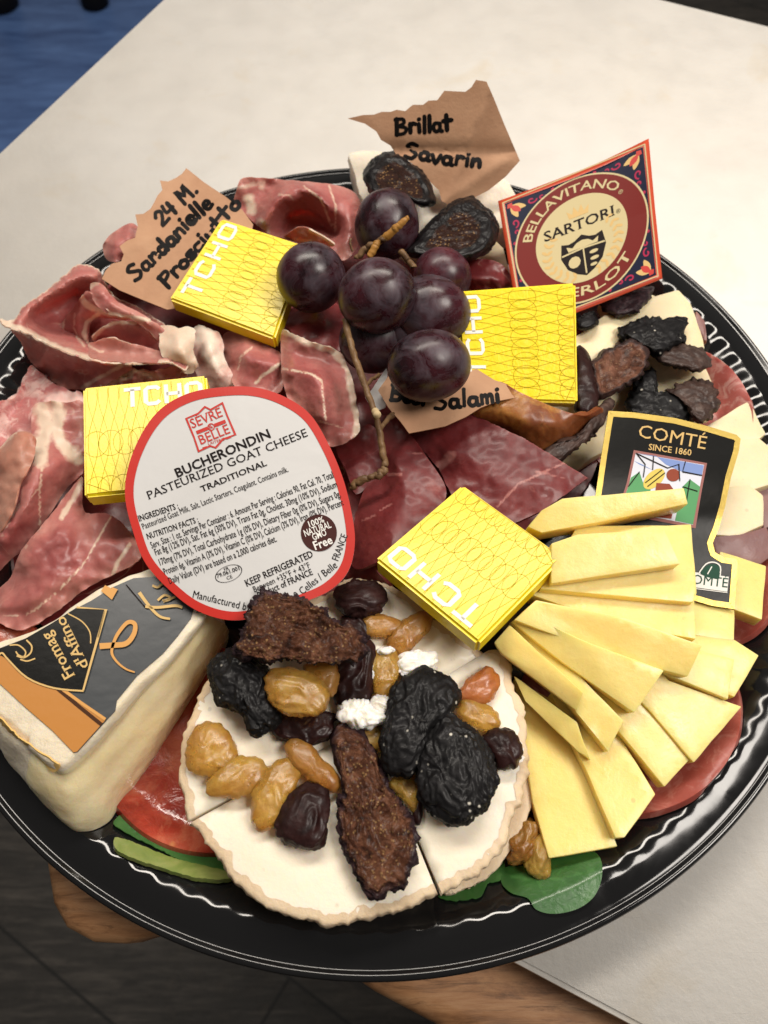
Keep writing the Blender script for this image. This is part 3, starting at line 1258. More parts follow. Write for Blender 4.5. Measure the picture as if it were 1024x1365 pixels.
# ================================================================== bottom layer
bed = [(30, 600, 10), (70, 490, 12), (160, 370, 12), (320, 275, 14), (480, 265, 14), (640, 330, 14), (775, 440, 14), (800, 600, 14), (740, 690, 16), (600, 740, 18), (480, 790, 16), (300, 820, 14), (90, 850, 12), (20, 760, 10)]
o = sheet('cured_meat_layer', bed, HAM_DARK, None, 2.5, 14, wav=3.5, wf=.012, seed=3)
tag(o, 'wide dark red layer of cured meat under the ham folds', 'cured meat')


def disc_outline(cu, cv, r, z, ky=.9, n=22):
    return [(cu + r * math.cos(6.2832 * i / n), cv + r * ky * math.sin(6.2832 * i / n), z) for i in range(n)]


def flat_round(name, cu, cv, r, z, mat, label, cat, group=None, **kw):
    o = sheet(name, disc_outline(cu, cv, r, z), mat, None, 2.6, 9, wav=.7, wf=.03, **kw)
    return tag(o, label, cat, group)


flat_round('tomato_slice', 283, 1000, 152, 13, TOMATO, 'glossy red tomato slice between the cheese wedge and the goat cheese', 'tomato slice')
flat_round('tomato_slice', -12, 862, 64, 19, TOMATO, 'glossy red tomato slice by the edge behind the cheese wedge', 'tomato slice', seed=4)
flat_round('salami_slice', 838, 950, 150, 10.5, SALAMI, 'round red salami slice under the lowest yellow cheese slices', 'salami slice', seed=5)
flat_round('salami_slice', 948, 782, 88, 13, SALAMI, 'round red salami slice at the right under the printed black label', 'salami slice', seed=6)
flat_round('salami_slice', 892, 560, 112, 14, SALAMI_PINK, 'round pink salami slice under the black figs at the right rim', 'salami slice', seed=7)

zl = Z(640, 800, 2.667)
o = sheet('green_leaf', zl([(75, 1000, 13), (90, 950, 14), (180, 940, 12), (250, 910, 11), (330, 895, 11), (400, 892, 11), (432, 930, 13), (430, 1000, 13), (400, 1060, 11), (340, 1100, 11), (260, 1115, 10), (200, 1100, 11), (170, 1060, 12), (110, 1040, 12)]),
          LEAF, None, .3, 5, frill=1.5, fat=[F(zl, [(110, 985), (240, 1000), (400, 960)], 1.1), F(zl, [(200, 998), (260, 1080)], .8, .8), F(zl, [(250, 995), (330, 930)], .8, .8), F(zl, [(290, 990), (350, 1060)], .8, .8), F(zl, [(180, 990), (220, 930)], .8, .8)], ridges=[zl([(130, 985, 11), (240, 990, 13), (330, 990, 16), (400, 960, 14)])], wav=.7, wf=.05, seed=2)
tag(o, 'round dark green leaf under the tip of the long cheese slice', 'leaf')
o = sheet('green_leaf', [(585, 1195, 9), (610, 1170, 11), (650, 1135, 12), (672, 1150, 13), (668, 1172, 14), (650, 1178, 12), (640, 1195, 12), (615, 1200, 10)], LEAF, None, .3, 4, wav=2.5, wf=.09, ragged=3, seed=6)
tag(o, 'small curled green leaf under the goat cheese wedge', 'leaf')
o = sheet('green_leaf', [(152, 1098, 9), (180, 1080, 12), (230, 1110, 11), (300, 1140, 12), (310, 1165, 12), (250, 1150, 11), (190, 1120, 10)], LEAF, None, .3, 5, wav=2, wf=.06, ragged=2, seed=8)
tag(o, 'narrow dark green leaf beside the pale lettuce rib', 'leaf')
lr = [(151, 1122), (158, 1116), (190, 1127), (230, 1143), (290, 1158), (310, 1166), (300, 1172), (262, 1170), (205, 1153), (168, 1140), (155, 1132)]
o = sheet('lettuce_rib', [(p[0], p[1], 10) for p in lr], LETTUCE, None, 1.6, 3, wav=.8, wf=.1, ragged=1.2, frill=.8)
tag(o, 'pale green lettuce rib lying on the platter by the tomato', 'lettuce')


# ================================================================== ham folds
HG = 'folded slices of cured ham'




rosette = empty('ham_rosette', W(130, 440, .02))
tag(rosette, 'folded ham rosette with white fat edges at the left rim', 'cured ham', HG)
o = sheet('outer_fold', ZA([(0, 308, 40), (60, 305, 38), (100, 250, 37), (200, 180, 37), (300, 92, 37), (350, 70, 38), (420, 92, 38), (450, 140, 34), (480, 200, 30), (600, 260, 28), (700, 330, 30), (780, 420, 34), (800, 520, 36), (720, 492, 37), (550, 492, 37), (440, 487, 37), (350, 467, 38), (230, 422, 39), (130, 372, 40), (50, 347, 40)]),
          HAM, None, .6, 3.10, ridges=[ZA([(190, 350, 22), (300, 350, 15), (450, 420, 15), (620, 430, 18)]), ZA([(70, 300, 41), (200, 205, 43), (320, 130, 44), (420, 118, 42)]), ZA([(150, 300, 27), (250, 240, 24), (340, 190, 24)])],
          fat=[F(ZA, [(0, 310), (130, 370), (230, 420), (350, 465), (440, 487), (550, 492), (720, 492)], 5.5), F(ZA, [(310, 330), (330, 380), (360, 420)], 3, .7)], ragged=2.5, wav=.8, seed=11, edge_fat=1.2)
adopt(o, rosette)
o = sheet('under_fold', ZA([(45, 347, 39.5), (130, 376, 39), (230, 426, 38), (350, 470, 37), (440, 491, 36.5), (560, 500, 36), (520, 545, 28), (400, 605, 20), (330, 606, 16), (260, 595, 15), (180, 532, 16), (125, 480, 20), (85, 400, 30)]),
          HAM, None, .6, 3.10, ridges=[ZA([(180, 470, 26), (300, 530, 22), (430, 540, 26)])], fat=[F(ZA, [(45, 347), (230, 424), (440, 490), (560, 500)], 2.5), F(ZA, [(520, 505), (430, 550), (350, 600)], 3.5, .8)], wav=1, seed=12, ragged=1.5)
adopt(o, rosette)
o = sheet('inner_fold', ZA([(345, 212, 36), (370, 188, 40), (400, 205, 41), (440, 255, 41), (520, 288, 40), (640, 312, 40), (560, 312, 34), (470, 305, 30), (426, 300, 26), (385, 325, 24), (372, 412, 20), (345, 400, 18), (280, 390, 16), (250, 340, 18), (300, 270, 24), (330, 230, 30)]),
          HAM, None, .6, 2.48, ridges=[ZA([(320, 340, 24), (340, 280, 30), (370, 230, 36)])], fat=[F(ZA, [(345, 212), (375, 250), (440, 275), (520, 293), (640, 312)], 5), F(ZA, [(430, 275), (370, 320), (358, 370), (370, 412)], 3.5), F(ZA, [(275, 300), (270, 350), (300, 390)], 1.6, .7), F(ZA, [(320, 280), (315, 340), (335, 390)], 1.6, .7)], ragged=1.5, wav=.8, seed=13)
adopt(o, rosette)
o = sheet('inner_fold', ZA([(385, 160, 40), (405, 148, 42), (440, 160, 43), (500, 228, 42), (600, 278, 41), (645, 308, 40), (700, 345, 38), (740, 390, 37), (700, 455, 35), (680, 410, 34), (640, 362, 36), (560, 305, 40), (470, 285, 40), (430, 262, 40), (395, 215, 40)]),
          HAM, None, .6, 2.48, ridges=[ZA([(420, 190, 45), (520, 262, 45), (640, 330, 43)])], fat=[F(ZA, [(388, 165), (410, 150)], 5, .8), F(ZA, [(470, 285), (560, 300), (640, 310)], 4), F(ZA, [(600, 330), (650, 375), (690, 440)], 2.2, .8)], ragged=1.2, wav=.8, seed=14)
adopt(o, rosette)
o = sheet('inner_fold', ZA([(395, 388, 24), (420, 350, 31), (470, 322, 36), (520, 314, 37), (575, 318, 37), (640, 368, 36), (690, 440, 32), (610, 436, 27), (540, 430, 24), (460, 400, 22), (420, 410, 20)]),
          HAM, None, .6, 2.48, ridges=[ZA([(450, 380, 27), (540, 385, 29), (640, 415, 30)])], fat=[F(ZA, [(397, 386), (440, 338), (500, 316), (575, 318)], 4.5)], ragged=1.2, wav=.8, seed=15)
adopt(o, rosette)
o = sheet('inner_fold', ZA([(375, 412, 22), (410, 400, 30), (460, 384, 34), (560, 408, 35), (690, 445, 36), (725, 488, 37), (600, 490, 37), (450, 482, 36), (380, 460, 34)]),
          HAM_PINK, None, .6, 2.48, ridges=[ZA([(420, 440, 29), (540, 452, 31), (660, 470, 34)])], fat=[F(ZA, [(375, 414), (425, 445), (440, 445)], 2.5, .8), F(ZA, [(460, 384), (520, 396), (560, 408)], 1.6, .7)], ragged=1.2, wav=.8, seed=16)
adopt(o, rosette)
o = sheet('fat_strip', ZA([(685, 335, 36), (760, 338, 40), (835, 348, 40), (826, 420, 38), (838, 490, 36), (832, 530, 33), (790, 537, 33), (762, 500, 35), (692, 462, 36), (680, 400, 38)]),
          FAT, None, 1.6, 4, ridges=[ZA([(760, 360, 42), (770, 440, 42), (800, 510, 37)])], ragged=2, wav=1, seed=17)
adopt(o, rosette)

o = sheet('ham_slice', ZA([(830, 335, 32), (880, 340, 34), (942, 372, 33), (962, 480, 31), (1010, 590, 26), (890, 605, 24), (838, 540, 26), (815, 430, 28)]), FAT_PINK, None, 1.5, 4,
          ridges=[ZA([(890, 380, 37), (900, 470, 37), (940, 570, 30)])], fat=[F(ZA, [(860, 350), (900, 440), (930, 480)], 18)], wav=1.5, ragged=2, seed=18)
tag(o, 'pale fatty strip of ham between two yellow squares', 'cured ham', HG)
o = sheet('ham_slice', ZA([(430, 590, 20), (520, 528, 26), (560, 515, 30), (640, 525, 31), (760, 510, 31), (785, 548, 28), (640, 575, 22), (480, 612, 18)]), HAM_PINK, None, .6, 2.48, fat=[F(ZA, [(430, 590), (545, 550), (590, 505)], 5), F(ZA, [(600, 540), (680, 560)], 7, .8)], wav=2.5, wf=.07, ragged=3, seed=19)
tag(o, 'crumpled pink ham slice under the fat-edged rosette', 'cured ham', HG)
o = sheet('ham_slice', ZA([(438, 0, 30), (450, -30, 32), (480, -62, 34), (560, -105, 36), (600, -60, 36), (560, 20, 34), (500, 60, 32), (455, 50, 30)]), HAM, None, .6, 3.10, ridges=[ZA([(490, 0, 36), (550, -50, 39)])], wav=1.2, seed=20)
tag(o, 'dark red ham fold peeking out behind the tallest brown paper tag', 'cured ham', HG)
o = sheet('salami_slice', ZA([(-60, 690, 14), (0, 655, 15), (65, 640, 16), (100, 560, 18), (136, 502, 19), (200, 560, 20), (300, 612, 22), (352, 620, 23), (362, 720, 25), (280, 740, 27), (180, 830, 25), (60, 900, 20), (-60, 930, 18)]), MARBLED, None, 1.6, 6,
          fat=[F(ZA, [(20, 670), (110, 620), (200, 640)], 6, .7), F(ZA, [(230, 650), (330, 650)], 14)], ragged=2.5, wav=2.2, wf=.05, seed=21)
tag(o, 'pink marbled salami slice at the left rim of the platter', 'salami slice')

o = sheet('ham_slice', ZB([(185, 20, 30), (250, -20, 33), (380, -15, 34), (475, 0, 33), (478, 340, 29), (445, 410, 27), (385, 470, 26), (310, 580, 26), (240, 690, 27), (150, 800, 26), (60, 880, 23), (-40, 960, 20), (-40, 740, 30), (100, 560, 35), (130, 420, 37), (195, 310, 36), (180, 200, 32)]), HAM, None, .6, 3.72,
          ridges=[ZB([(215, 340, 40), (170, 480, 42), (100, 640, 39), (0, 790, 34)]), ZB([(300, 330, 38), (340, 400, 34)])],
          fat=[F(ZB, [(240, 20), (270, 130), (225, 230), (225, 310)], 13), F(ZB, [(330, 0), (330, 180), (390, 260), (450, 310)], 11), F(ZB, [(242, 340), (225, 480), (228, 680)], 1.4, .8), F(ZB, [(240, 450), (180, 520)], 1.3, .6), F(ZB, [(110, 560), (50, 680), (0, 770)], 1.4, .6)], wav=1.2, seed=22, ragged=1)
tag(o, 'long red ham fold with a white fat patch beside the glossy yellow square', 'cured ham', HG)
o = sheet('ham_slice', ZB([(-60, 275, 32), (0, 240, 35), (90, 155, 39), (185, 165, 39), (202, 250, 39), (182, 330, 40), (112, 455, 40), (62, 620, 37), (-60, 760, 28)]), HAM_TAN, None, .6, 3.72, ridges=[ZB([(-30, 340, 38), (90, 240, 44), (150, 220, 43)])], fat=[F(ZB, [(-60, 275), (0, 240), (90, 155)], 3, .8)], wav=1.2, seed=23)
tag(o, 'tan ham fold lying over the left rim', 'cured ham', HG)
o = sheet('ham_slice', ZB([(468, 415, 31), (480, 600, 27), (620, 620, 25), (740, 720, 27), (800, 870, 29), (620, 975, 27), (480, 1050, 25), (430, 1090, 23), (300, 1190, 23), (120, 1280, 23), (0, 1240, 22), (-40, 1220, 22), (-40, 1080, 20), (60, 980, 22), (120, 830, 28), (240, 680, 31), (300, 610, 29), (400, 480, 29)]), HAM, None, .6, 3.72,
          ridges=[ZB([(110, 900, 34), (280, 760, 35), (470, 620, 31)]), ZB([(0, 1130, 27), (200, 1080, 30), (430, 900, 30), (650, 780, 29)])],
          fat=[F(ZB, [(640, 620), (560, 760), (490, 890), (330, 1060), (180, 1180)], 1.5, .9), F(ZB, [(740, 790), (680, 880), (640, 960)], 3.2), F(ZB, [(470, 425), (420, 530), (350, 640)], 4.5), F(ZB, [(240, 690), (150, 800), (120, 850)], 1.4, .6), F(ZB, [(0, 1190), (130, 1205), (220, 1150)], 1.4, .7)], wav=1.3, seed=24, ragged=1)
tag(o, 'broad smooth red ham fold behind the cheese wedge', 'cured ham', HG)

roll = empty('ham_roll', W(400, 290, .02))
tag(roll, 'rolled red ham slice at the top beside the white cheese', 'cured ham', HG)
o = sheet('outer_fold', ZC([(108, 250, 30), (125, 160, 36), (145, 100, 39), (200, 78, 40), (340, 88, 41), (480, 98, 41), (600, 108, 41), (760, 128, 41), (880, 170, 39), (935, 260, 36), (935, 400, 36), (905, 540, 37), (820, 620, 36), (740, 540, 36), (640, 500, 34), (560, 490, 30), (400, 470, 30), (320, 440, 34), (245, 380, 34), (160, 305, 30)]),
          HAM, None, .6, 2.79, ridges=[ZC([(290, 400, 43), (380, 240, 48), (440, 195, 49), (480, 210, 46)]), ZC([(430, 430, 22), (480, 340, 24), (600, 330, 26), (720, 420, 26), (780, 430, 27)]), ZC([(230, 330, 33), (300, 200, 35), (380, 130, 38)]), ZC([(520, 130, 46), (650, 190, 48), (735, 300, 44)]), ZC([(860, 250, 43), (860, 400, 43), (830, 520, 41)])],
          fat=[F(ZC, [(560, 135), (670, 220), (740, 390)], 1.6, .8), F(ZC, [(725, 130), (768, 260), (765, 430)], 1.8, .8), F(ZC, [(395, 190), (470, 195), (490, 230)], 1.6, .7), F(ZC, [(200, 220), (225, 300)], 9, .9), F(ZC, [(285, 390), (300, 440)], 9, .9), F(ZC, [(130, 150), (300, 110), (280, 150)], 5, .6)], wav=.8, seed=25, ragged=1)
adopt(o, roll)
o = sheet('inner_fold', ZC([(440, 470, 30), (500, 415, 38), (560, 402, 41), (630, 435, 42), (700, 472, 43), (760, 525, 42), (640, 530, 36), (500, 500, 30)]), HAM_PINK, None, .6, 2.48, fat=[F(ZC, [(600, 425), (700, 475), (760, 525)], 3), F(ZC, [(500, 480), (620, 500)], 3, .7)], wav=.8, seed=26)
adopt(o, roll)

o = sheet('ham_slice', ZD([(515, 150, 38), (560, 158, 42), (680, 205, 43), (790, 245, 42), (830, 330, 39), (852, 400, 37), (878, 560, 34), (872, 630, 33), (760, 690, 32), (690, 640, 36), (600, 540, 38), (530, 420, 38), (512, 300, 36)]), HAM, None, .6, 2.79,
          ridges=[ZD([(520, 325, 43), (640, 348, 47), (700, 375, 48), (718, 480, 47), (722, 580, 43)]), ZD([(600, 270, 38), (760, 320, 38), (800, 480, 36), (800, 600, 34)])],
          fat=[F(ZD, [(530, 140), (620, 190), (760, 240), (830, 320), (845, 430), (872, 560), (865, 640)], 6.5), F(ZD, [(520, 322), (650, 346), (702, 380), (720, 560)], 1.6, .9), F(ZD, [(690, 570), (800, 600)], 2, .6)], wav=.8, seed=27, ragged=1.5)
tag(o, 'folded ham slice with a frayed white fat edge left of the grape stem', 'cured ham', HG)
o = sheet('ham_slice', ZD([(238, 165, 28), (330, 150, 32), (470, 225, 33), (512, 265, 34), (516, 420, 30), (430, 440, 32), (310, 430, 30), (250, 285, 27)]), HAM, None, .6, 2.79, ridges=[ZD([(320, 250, 37), (420, 290, 38), (500, 300, 36)])],
          fat=[F(ZD, [(505, 300), (420, 360), (392, 390)], 3, .9), F(ZD, [(308, 330), (322, 265), (375, 222)], 1.5, .7)], wav=1, seed=28)
tag(o, 'dark pink ham slice below the corner of the upper left yellow square', 'cured ham', HG)
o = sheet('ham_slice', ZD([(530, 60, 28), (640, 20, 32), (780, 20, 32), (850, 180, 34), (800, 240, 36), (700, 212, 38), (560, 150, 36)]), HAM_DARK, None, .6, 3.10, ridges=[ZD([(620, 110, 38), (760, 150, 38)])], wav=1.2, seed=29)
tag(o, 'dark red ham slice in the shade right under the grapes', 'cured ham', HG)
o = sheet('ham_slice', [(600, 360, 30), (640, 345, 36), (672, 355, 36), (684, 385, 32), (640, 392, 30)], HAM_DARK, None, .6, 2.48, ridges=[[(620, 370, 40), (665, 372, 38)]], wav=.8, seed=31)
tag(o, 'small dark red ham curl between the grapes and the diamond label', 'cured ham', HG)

# dried beef
BG = 'slices of dried beef below the grapes'
o = sheet('beef_slice', ZE([(120, 480, 23), (250, 390, 25), (330, 375, 27), (400, 520, 27), (390, 640, 25), (300, 720, 25), (230, 760, 24), (180, 640, 22)]), BEEF, None, 1.0, 3.10, wav=1, seed=32)
tag(o, 'dark dried beef slice behind the lower end of the grape stem', 'dried beef', BG)
o = sheet('beef_slice', [(542, 574, 31), (570, 556, 34), (621, 548, 37), (700, 585, 38), (760, 622, 37), (784, 637, 36), (760, 655, 36), (724, 680, 36), (660, 710, 34), (612, 680, 32), (585, 625, 30)], BEEF, None, 1.0, 3.10, curve=False, ridges=[[(600, 600, 36), (680, 640, 37), (740, 650, 38)]],
          fat=[F(Z4, [(690, 800), (750, 735), (850, 690), (930, 650)], 2.2, .8), F(Z4, [(520, 690), (560, 655)], 8, .75), F(Z4, [(880, 720), (800, 700)], 1.6, .7)], wav=.8, seed=33, ragged=1)
tag(o, 'large dark red dried beef slice with a pointed tip above the yellow cheese', 'dried beef', BG)
o = sheet('beef_slice', ZE([(370, 330, 31), (440, 325, 33), (540, 420, 35), (620, 530, 37), (745, 730, 37), (690, 870, 38), (500, 1030, 39), (350, 1150, 38), (210, 1170, 30), (225, 900, 28), (240, 850, 28), (290, 720, 28), (390, 640, 30), (380, 480, 30)]), BEEF, None, 1.0, 3.10, ridges=[ZE([(450, 560, 37), (520, 760, 38), (420, 980, 39)])],
          fat=[F(ZE, [(410, 650), (490, 650)], 2.5, .8), F(ZE, [(260, 915), (350, 880)], 2, .7), F(ZE, [(370, 855), (440, 815)], 1.6, .7), F(ZE, [(560, 530), (605, 530)], 2.4, .7), F(ZE, [(640, 700), (690, 740)], 14, .42)], wav=.8, seed=34)
tag(o, 'dark red dried beef slice between the round white label and the lower yellow square', 'dried beef', BG)
o = sheet('beef_slice', ZE([(190, 1010, 26), (260, 1010, 28), (350, 1110, 33), (345, 1190, 35), (440, 1310, 32), (330, 1290, 27), (170, 1220, 24)]), BEEF, None, 1.0, 3.10, fat=[F(ZE, [(290, 1080), (320, 1110)], 3, .6)], wav=.8, seed=35)
tag(o, 'small dark beef slice behind the black raisin on the goat cheese', 'dried beef', BG)
o = sheet('beef_slice', [(600, 552, 34), (630, 525, 41), (662, 508, 44), (692, 522, 44), (720, 535, 42), (750, 547, 40), (780, 554, 38), (803, 544, 36), (798, 564, 31), (768, 589, 29), (724, 608, 29), (700, 596, 31), (660, 572, 34)], AMBER, None, 1.8, 4, ridges=[[(640, 545, 43), (700, 560, 43), (750, 572, 38)]], wav=.8, seed=36,
          fat=[([(655, 512), (700, 530), (745, 548)], 7, .45)])
tag(o, 'curled amber-edged beef slice under the middle brown paper tag', 'dried beef', BG)
o = sheet('paper_scrap', ZE([(285, 210, 40), (325, 165, 41), (360, 110, 42), (405, 45, 43), (412, 70, 43), (400, 270, 40), (350, 290, 39), (310, 255, 39)]), WHITE_PAPER, None, .3, 5, curve=False, wav=.8, seed=3)
tag(o, 'small torn scrap of white paper behind the grape stem', 'paper scrap')


# ================================================================== cheeses
# creamy wedge with the printed slate label
ZW = Z(0, 740, 3.012)


def world_under(p, z):
    q = W(p[0], p[1], p[2] * .001)
    return Vector((q.x, q.y, z * .001))


pairs = [((-60, 600), (-60, 715), 1), ((0, 650), (0, 772), 1), ((120, 757), (140, 958), 1), ((245, 850), (298, 1132), 0), ((310, 790), (430, 1088), 0), ((390, 715), (500, 985), 0), ((470, 618), (600, 890), 0), ((540, 520), (685, 740), 0),
         ((640, 435), (765, 605), 0), ((740, 330), (855, 455), 0), ((830, 225), (925, 335), 1), ((810, 120), None, 1), ((700, 25), None, 1), ((560, 55), None, 1), ((420, 122), None, 1), ((300, 182), None, 1), ((200, 265), None, 1), ((100, 312), None, 1), ((0, 342), None, 1), ((-60, 372), None, 1)]
wedge = empty('cheese_wedge', W(150, 900, .007))
tag(wedge, 'creamy cheese wedge with white rind and a printed slate and orange label', 'cheese')
WT = 44.0
tops, bots, kinds = [], [], []
for a, b, k in pairs:
    a = ZW([a])[0]
    ta = W(a[0], a[1], WT * .001)
    tops.append(ta)
    if b:
        q = W(*ZW([b])[0], .0085)
        for _ in range(4):
            q = W(*ZW([b])[0], max(.0085, tray_z(min(.158, math.hypot(q.x, q.y))) + .001))
    else:
        q = Vector((ta.x, ta.y, .0085))
    bots.append(q)
    kinds.append(k)
NP = len(pairs)


def wring(t):
    """points of the wedge's wall at height parameter t (0 top, 1 bottom), densified round the outline"""
    out = []
    for i in range(NP):
        j = (i + 1) % NP
        a = tops[i].lerp(bots[i], t)
        b = tops[j].lerp(bots[j], t)
        for s in range(10):
            out.append((a.lerp(b, s / 10), 1 if (kinds[i] and kinds[j]) or i == 10 else 0, i))
    P = [q[0] for q in out]
    for _ in range(14):                              # soft, slumped corners
        P = [(P[k - 1] + P[k] * 2 + P[(k + 1) % len(P)]) / 4 for k in range(len(P))]
    return [(p, q[1], q[2]) for p, q in zip(P, out)]


bmr, bmp = bmesh.new(), bmesh.new()
NZ = 30
rings = []
for k in range(NZ + 1):
    t = k / NZ
    ring = []
    ctr = sum((p for p, _, _ in wring(t)), Vector()) / (NP * 10)
    for p, kd, i in wring(t):
        d = (p - ctr)
        d.z = 0
        d.normalize()
        if kd:
            w = 1.8 * math.sin(math.pi * t) - .9 * (1 - min(1, 6 * t))
            w += .9 * noise.noise((p.x * 180, p.y * 180, p.z * 90))
        else:
            w = 2.6 * math.sin(math.pi * min(1, max(0, t - .12) / .88)) - .9 * math.exp(-((t - .17) / .07) ** 2)
            w += 1.6 * noise.noise((p.x * 26, p.y * 26, p.z * 110)) * .6 + .45 * noise.noise((p.x * 60, p.y * 60, p.z * 200)) + .3 * noise.noise((p.x * 260, p.y * 260, p.z * 260))
            if t < .14:
                w += .9
        ring.append(p + d * w * .001 + Vector((0, 0, .0004 * noise.noise((p.x * 150, p.y * 150, 4)))))
    rings.append(ring)
N6 = NP * 10
kd6 = [k for _, k, _ in wring(0)]
for bmx, want in ((bmr, 1), (bmp, 0)):
    V = {}

    def vt(k, i):
        i %= N6
        if (k, i) not in V:
            V[(k, i)] = bmx.verts.new(rings[k][i])
        return V[(k, i)]
    for k in range(NZ):
        for i in range(N6):
            is_rind = kd6[i] or k < 2
            if bool(is_rind) == bool(want):
                bmx.faces.new((vt(k, i), vt(k, i + 1), vt(k + 1, i + 1), vt(k + 1, i)))
    if want:
        # top: inset ring then a flat centre, and the underside
        ctr = sum(rings[0], Vector()) / N6
        ins = [bmx.verts.new(p.lerp(ctr, .04) + Vector((0, 0, .0007))) for p in rings[0]]
        for i in range(N6):
            bmx.faces.new((vt(0, i), ins[i], ins[(i + 1) % N6], vt(0, i + 1)))
        f = bmx.faces.new(ins)
        g = bmx.faces.new([vt(NZ, i) for i in range(N6)])
        bmesh.ops.triangulate(bmx, faces=[f, g])
bmesh.ops.recalc_face_normals(bmr, faces=bmr.faces)
adopt(from_bm('rind', bmr, BRIE_RIND), wedge)
bmesh.ops.recalc_face_normals(bmp, faces=bmp.faces)
for f in bmp.faces[:1]:
    pass
adopt(from_bm('paste', bmp, BRIE), wedge)
# orange smear along the rind's upper edge
o = sheet('rind_stain', ZW([(-40, 610, 44), (0, 655, 44.6), (60, 715, 44.8), (130, 772, 44.8), (200, 815, 44.8), (240, 848, 44.4), (210, 868, 40.5), (150, 815, 40), (80, 750, 40), (0, 690, 40), (-40, 650, 40)]), plain('rind_amber', (.70, .46, .16), .55), None, .4, 4, wav=.5, wf=.1, ragged=2.5, seed=2)
adopt(o, wedge)

ZL = Z(0, 780, 4.267)
wp = PxPatch(ZL, lambda u, v: WT + 1.1)
lab = empty('label', W(130, 880, WT * .001 + .001))
lab_out = ZL([(-70, 390, 0), (0, 365, 0), (100, 322, 0), (190, 290, 0), (300, 218, 0), (400, 150, 0), (520, 88, 0), (640, 12, 0), (760, -40, 0), (900, -50, 0), (1060, 20, 0), (1110, 110, 0), (1085, 190, 0), (1010, 290, 0), (925, 390, 0), (780, 515, 0), (665, 655, 0), (655, 715, 0), (600, 775, 0), (440, 950, 0), (420, 955, 0), (300, 830, 0), (150, 700, 0), (0, 560, 0), (-70, 500, 0)])
o = sheet('label_paper', lab_out, SLATE_PAPER, None, .3, 8, curve=False, zf=lambda u, v: WT + 1.05, smooth=False)
adopt(o, lab)
Art(wp, .0002).poly([(-70, 400), (0, 400), (60, 420), (330, 590), (600, 770), (440, 948), (420, 952), (300, 828), (150, 698), (0, 560), (-70, 500)], 30).build('orange_band', ORANGE_PAPER, lab)
Art(wp, .0003).stroke([(330, 590), (450, 690), (580, 795)], 22).build('dark_stripe', plain('dark_stripe_ink', (.06, .025, .012), .4), lab)
Art(wp, .00035).stroke([(350, 588), (470, 675), (602, 765)], 18).build('copper_stripe', COPPER_INK, lab)
Art(wp, .0004).poly([(-60, 385), (0, 362), (150, 305), (300, 218), (440, 130), (610, 140), (480, 605), (310, 585), (160, 530), (40, 420), (0, 395)], 30).build('black_panel', BLACK_PAPER, lab)
g = Art(wp, .00055)
g.stroke([(440, 130), (606, 142), (478, 600)], 11).stroke([(600, 150), (560, 300)], 10)
g.stroke([(480, 605), (310, 588), (160, 530), (50, 425), (20, 390), (0, 398)], 10, curve=4)
g.stroke([(390, 165), (470, 210), (515, 270), (520, 335)], 7, curve=5)
g.stroke([(60, 345), (110, 345), (150, 380), (140, 410), (110, 400), (95, 380)], 8, curve=5)
g.stroke([(155, 315), (185, 350), (178, 390), (140, 415), (100, 405)], 9, curve=5).stroke([(120, 425), (160, 435), (205, 420)], 8, curve=5)
g.text('Fromag', (432, 515), (290, 262), 66, .012, True)
g.text("d'Affino", (510, 462), (368, 175), 62, .012, True)
g.build('lettering', GOLD_INK, lab)
c = Art(wp, .0005)
c.stroke([(570, 350), (640, 345), (720, 335), (765, 280), (770, 225), (730, 215), (680, 270), (650, 330), (640, 390), (670, 440), (720, 480), (770, 498)], 34, curve=6, w2=8)
c.stroke([(590, 20), (640, 55), (655, 20)], 40)
c.build('ribbon', COPPER_INK, lab)
s = Art(wp, .0005)
s.stroke([(795, 45), (850, 120), (910, 180), (970, 195)], 20, curve=5, w2=12).stroke([(830, 125), (900, 130), (1000, 120), (1040, 130)], 16, curve=4)
s.stroke([(900, 90), (940, 60), (975, 80), (930, 95), (1000, 70)], 13, curve=5).stroke([(870, 5), (900, 15), (930, -10)], 13, curve=5)
s.build('script', GOLD_INK, lab)
Art(wp, .0004).stroke([(720, 0), (830, 130)], 7).build('fold_line', BLACK_INK, lab)
adopt(lab, wedge)

# goat cheese cut into three visible pieces
CEN = (515, 460)
GZ = 33.0
arcs = {
    'left': [(30, 730), (60, 765), (110, 822), (150, 880), (230, 950), (330, 985), (420, 1000), (500, 985), (600, 958), (690, 922), (700, 917)],
    'wedge': [(714, 921), (760, 900), (800, 872), (870, 805), (903, 725), (930, 660), (945, 610), (947, 560), (942, 470), (926, 400), (900, 320), (872, 262), (845, 258)],
    'top': [(830, 268), (800, 250), (700, 180), (590, 92), (500, 66), (440, 74), (420, 98), (360, 120), (250, 180), (140, 260), (90, 320), (60, 380), (40, 420), (15, 490), (3, 560), (10, 650), (26, 722)]}


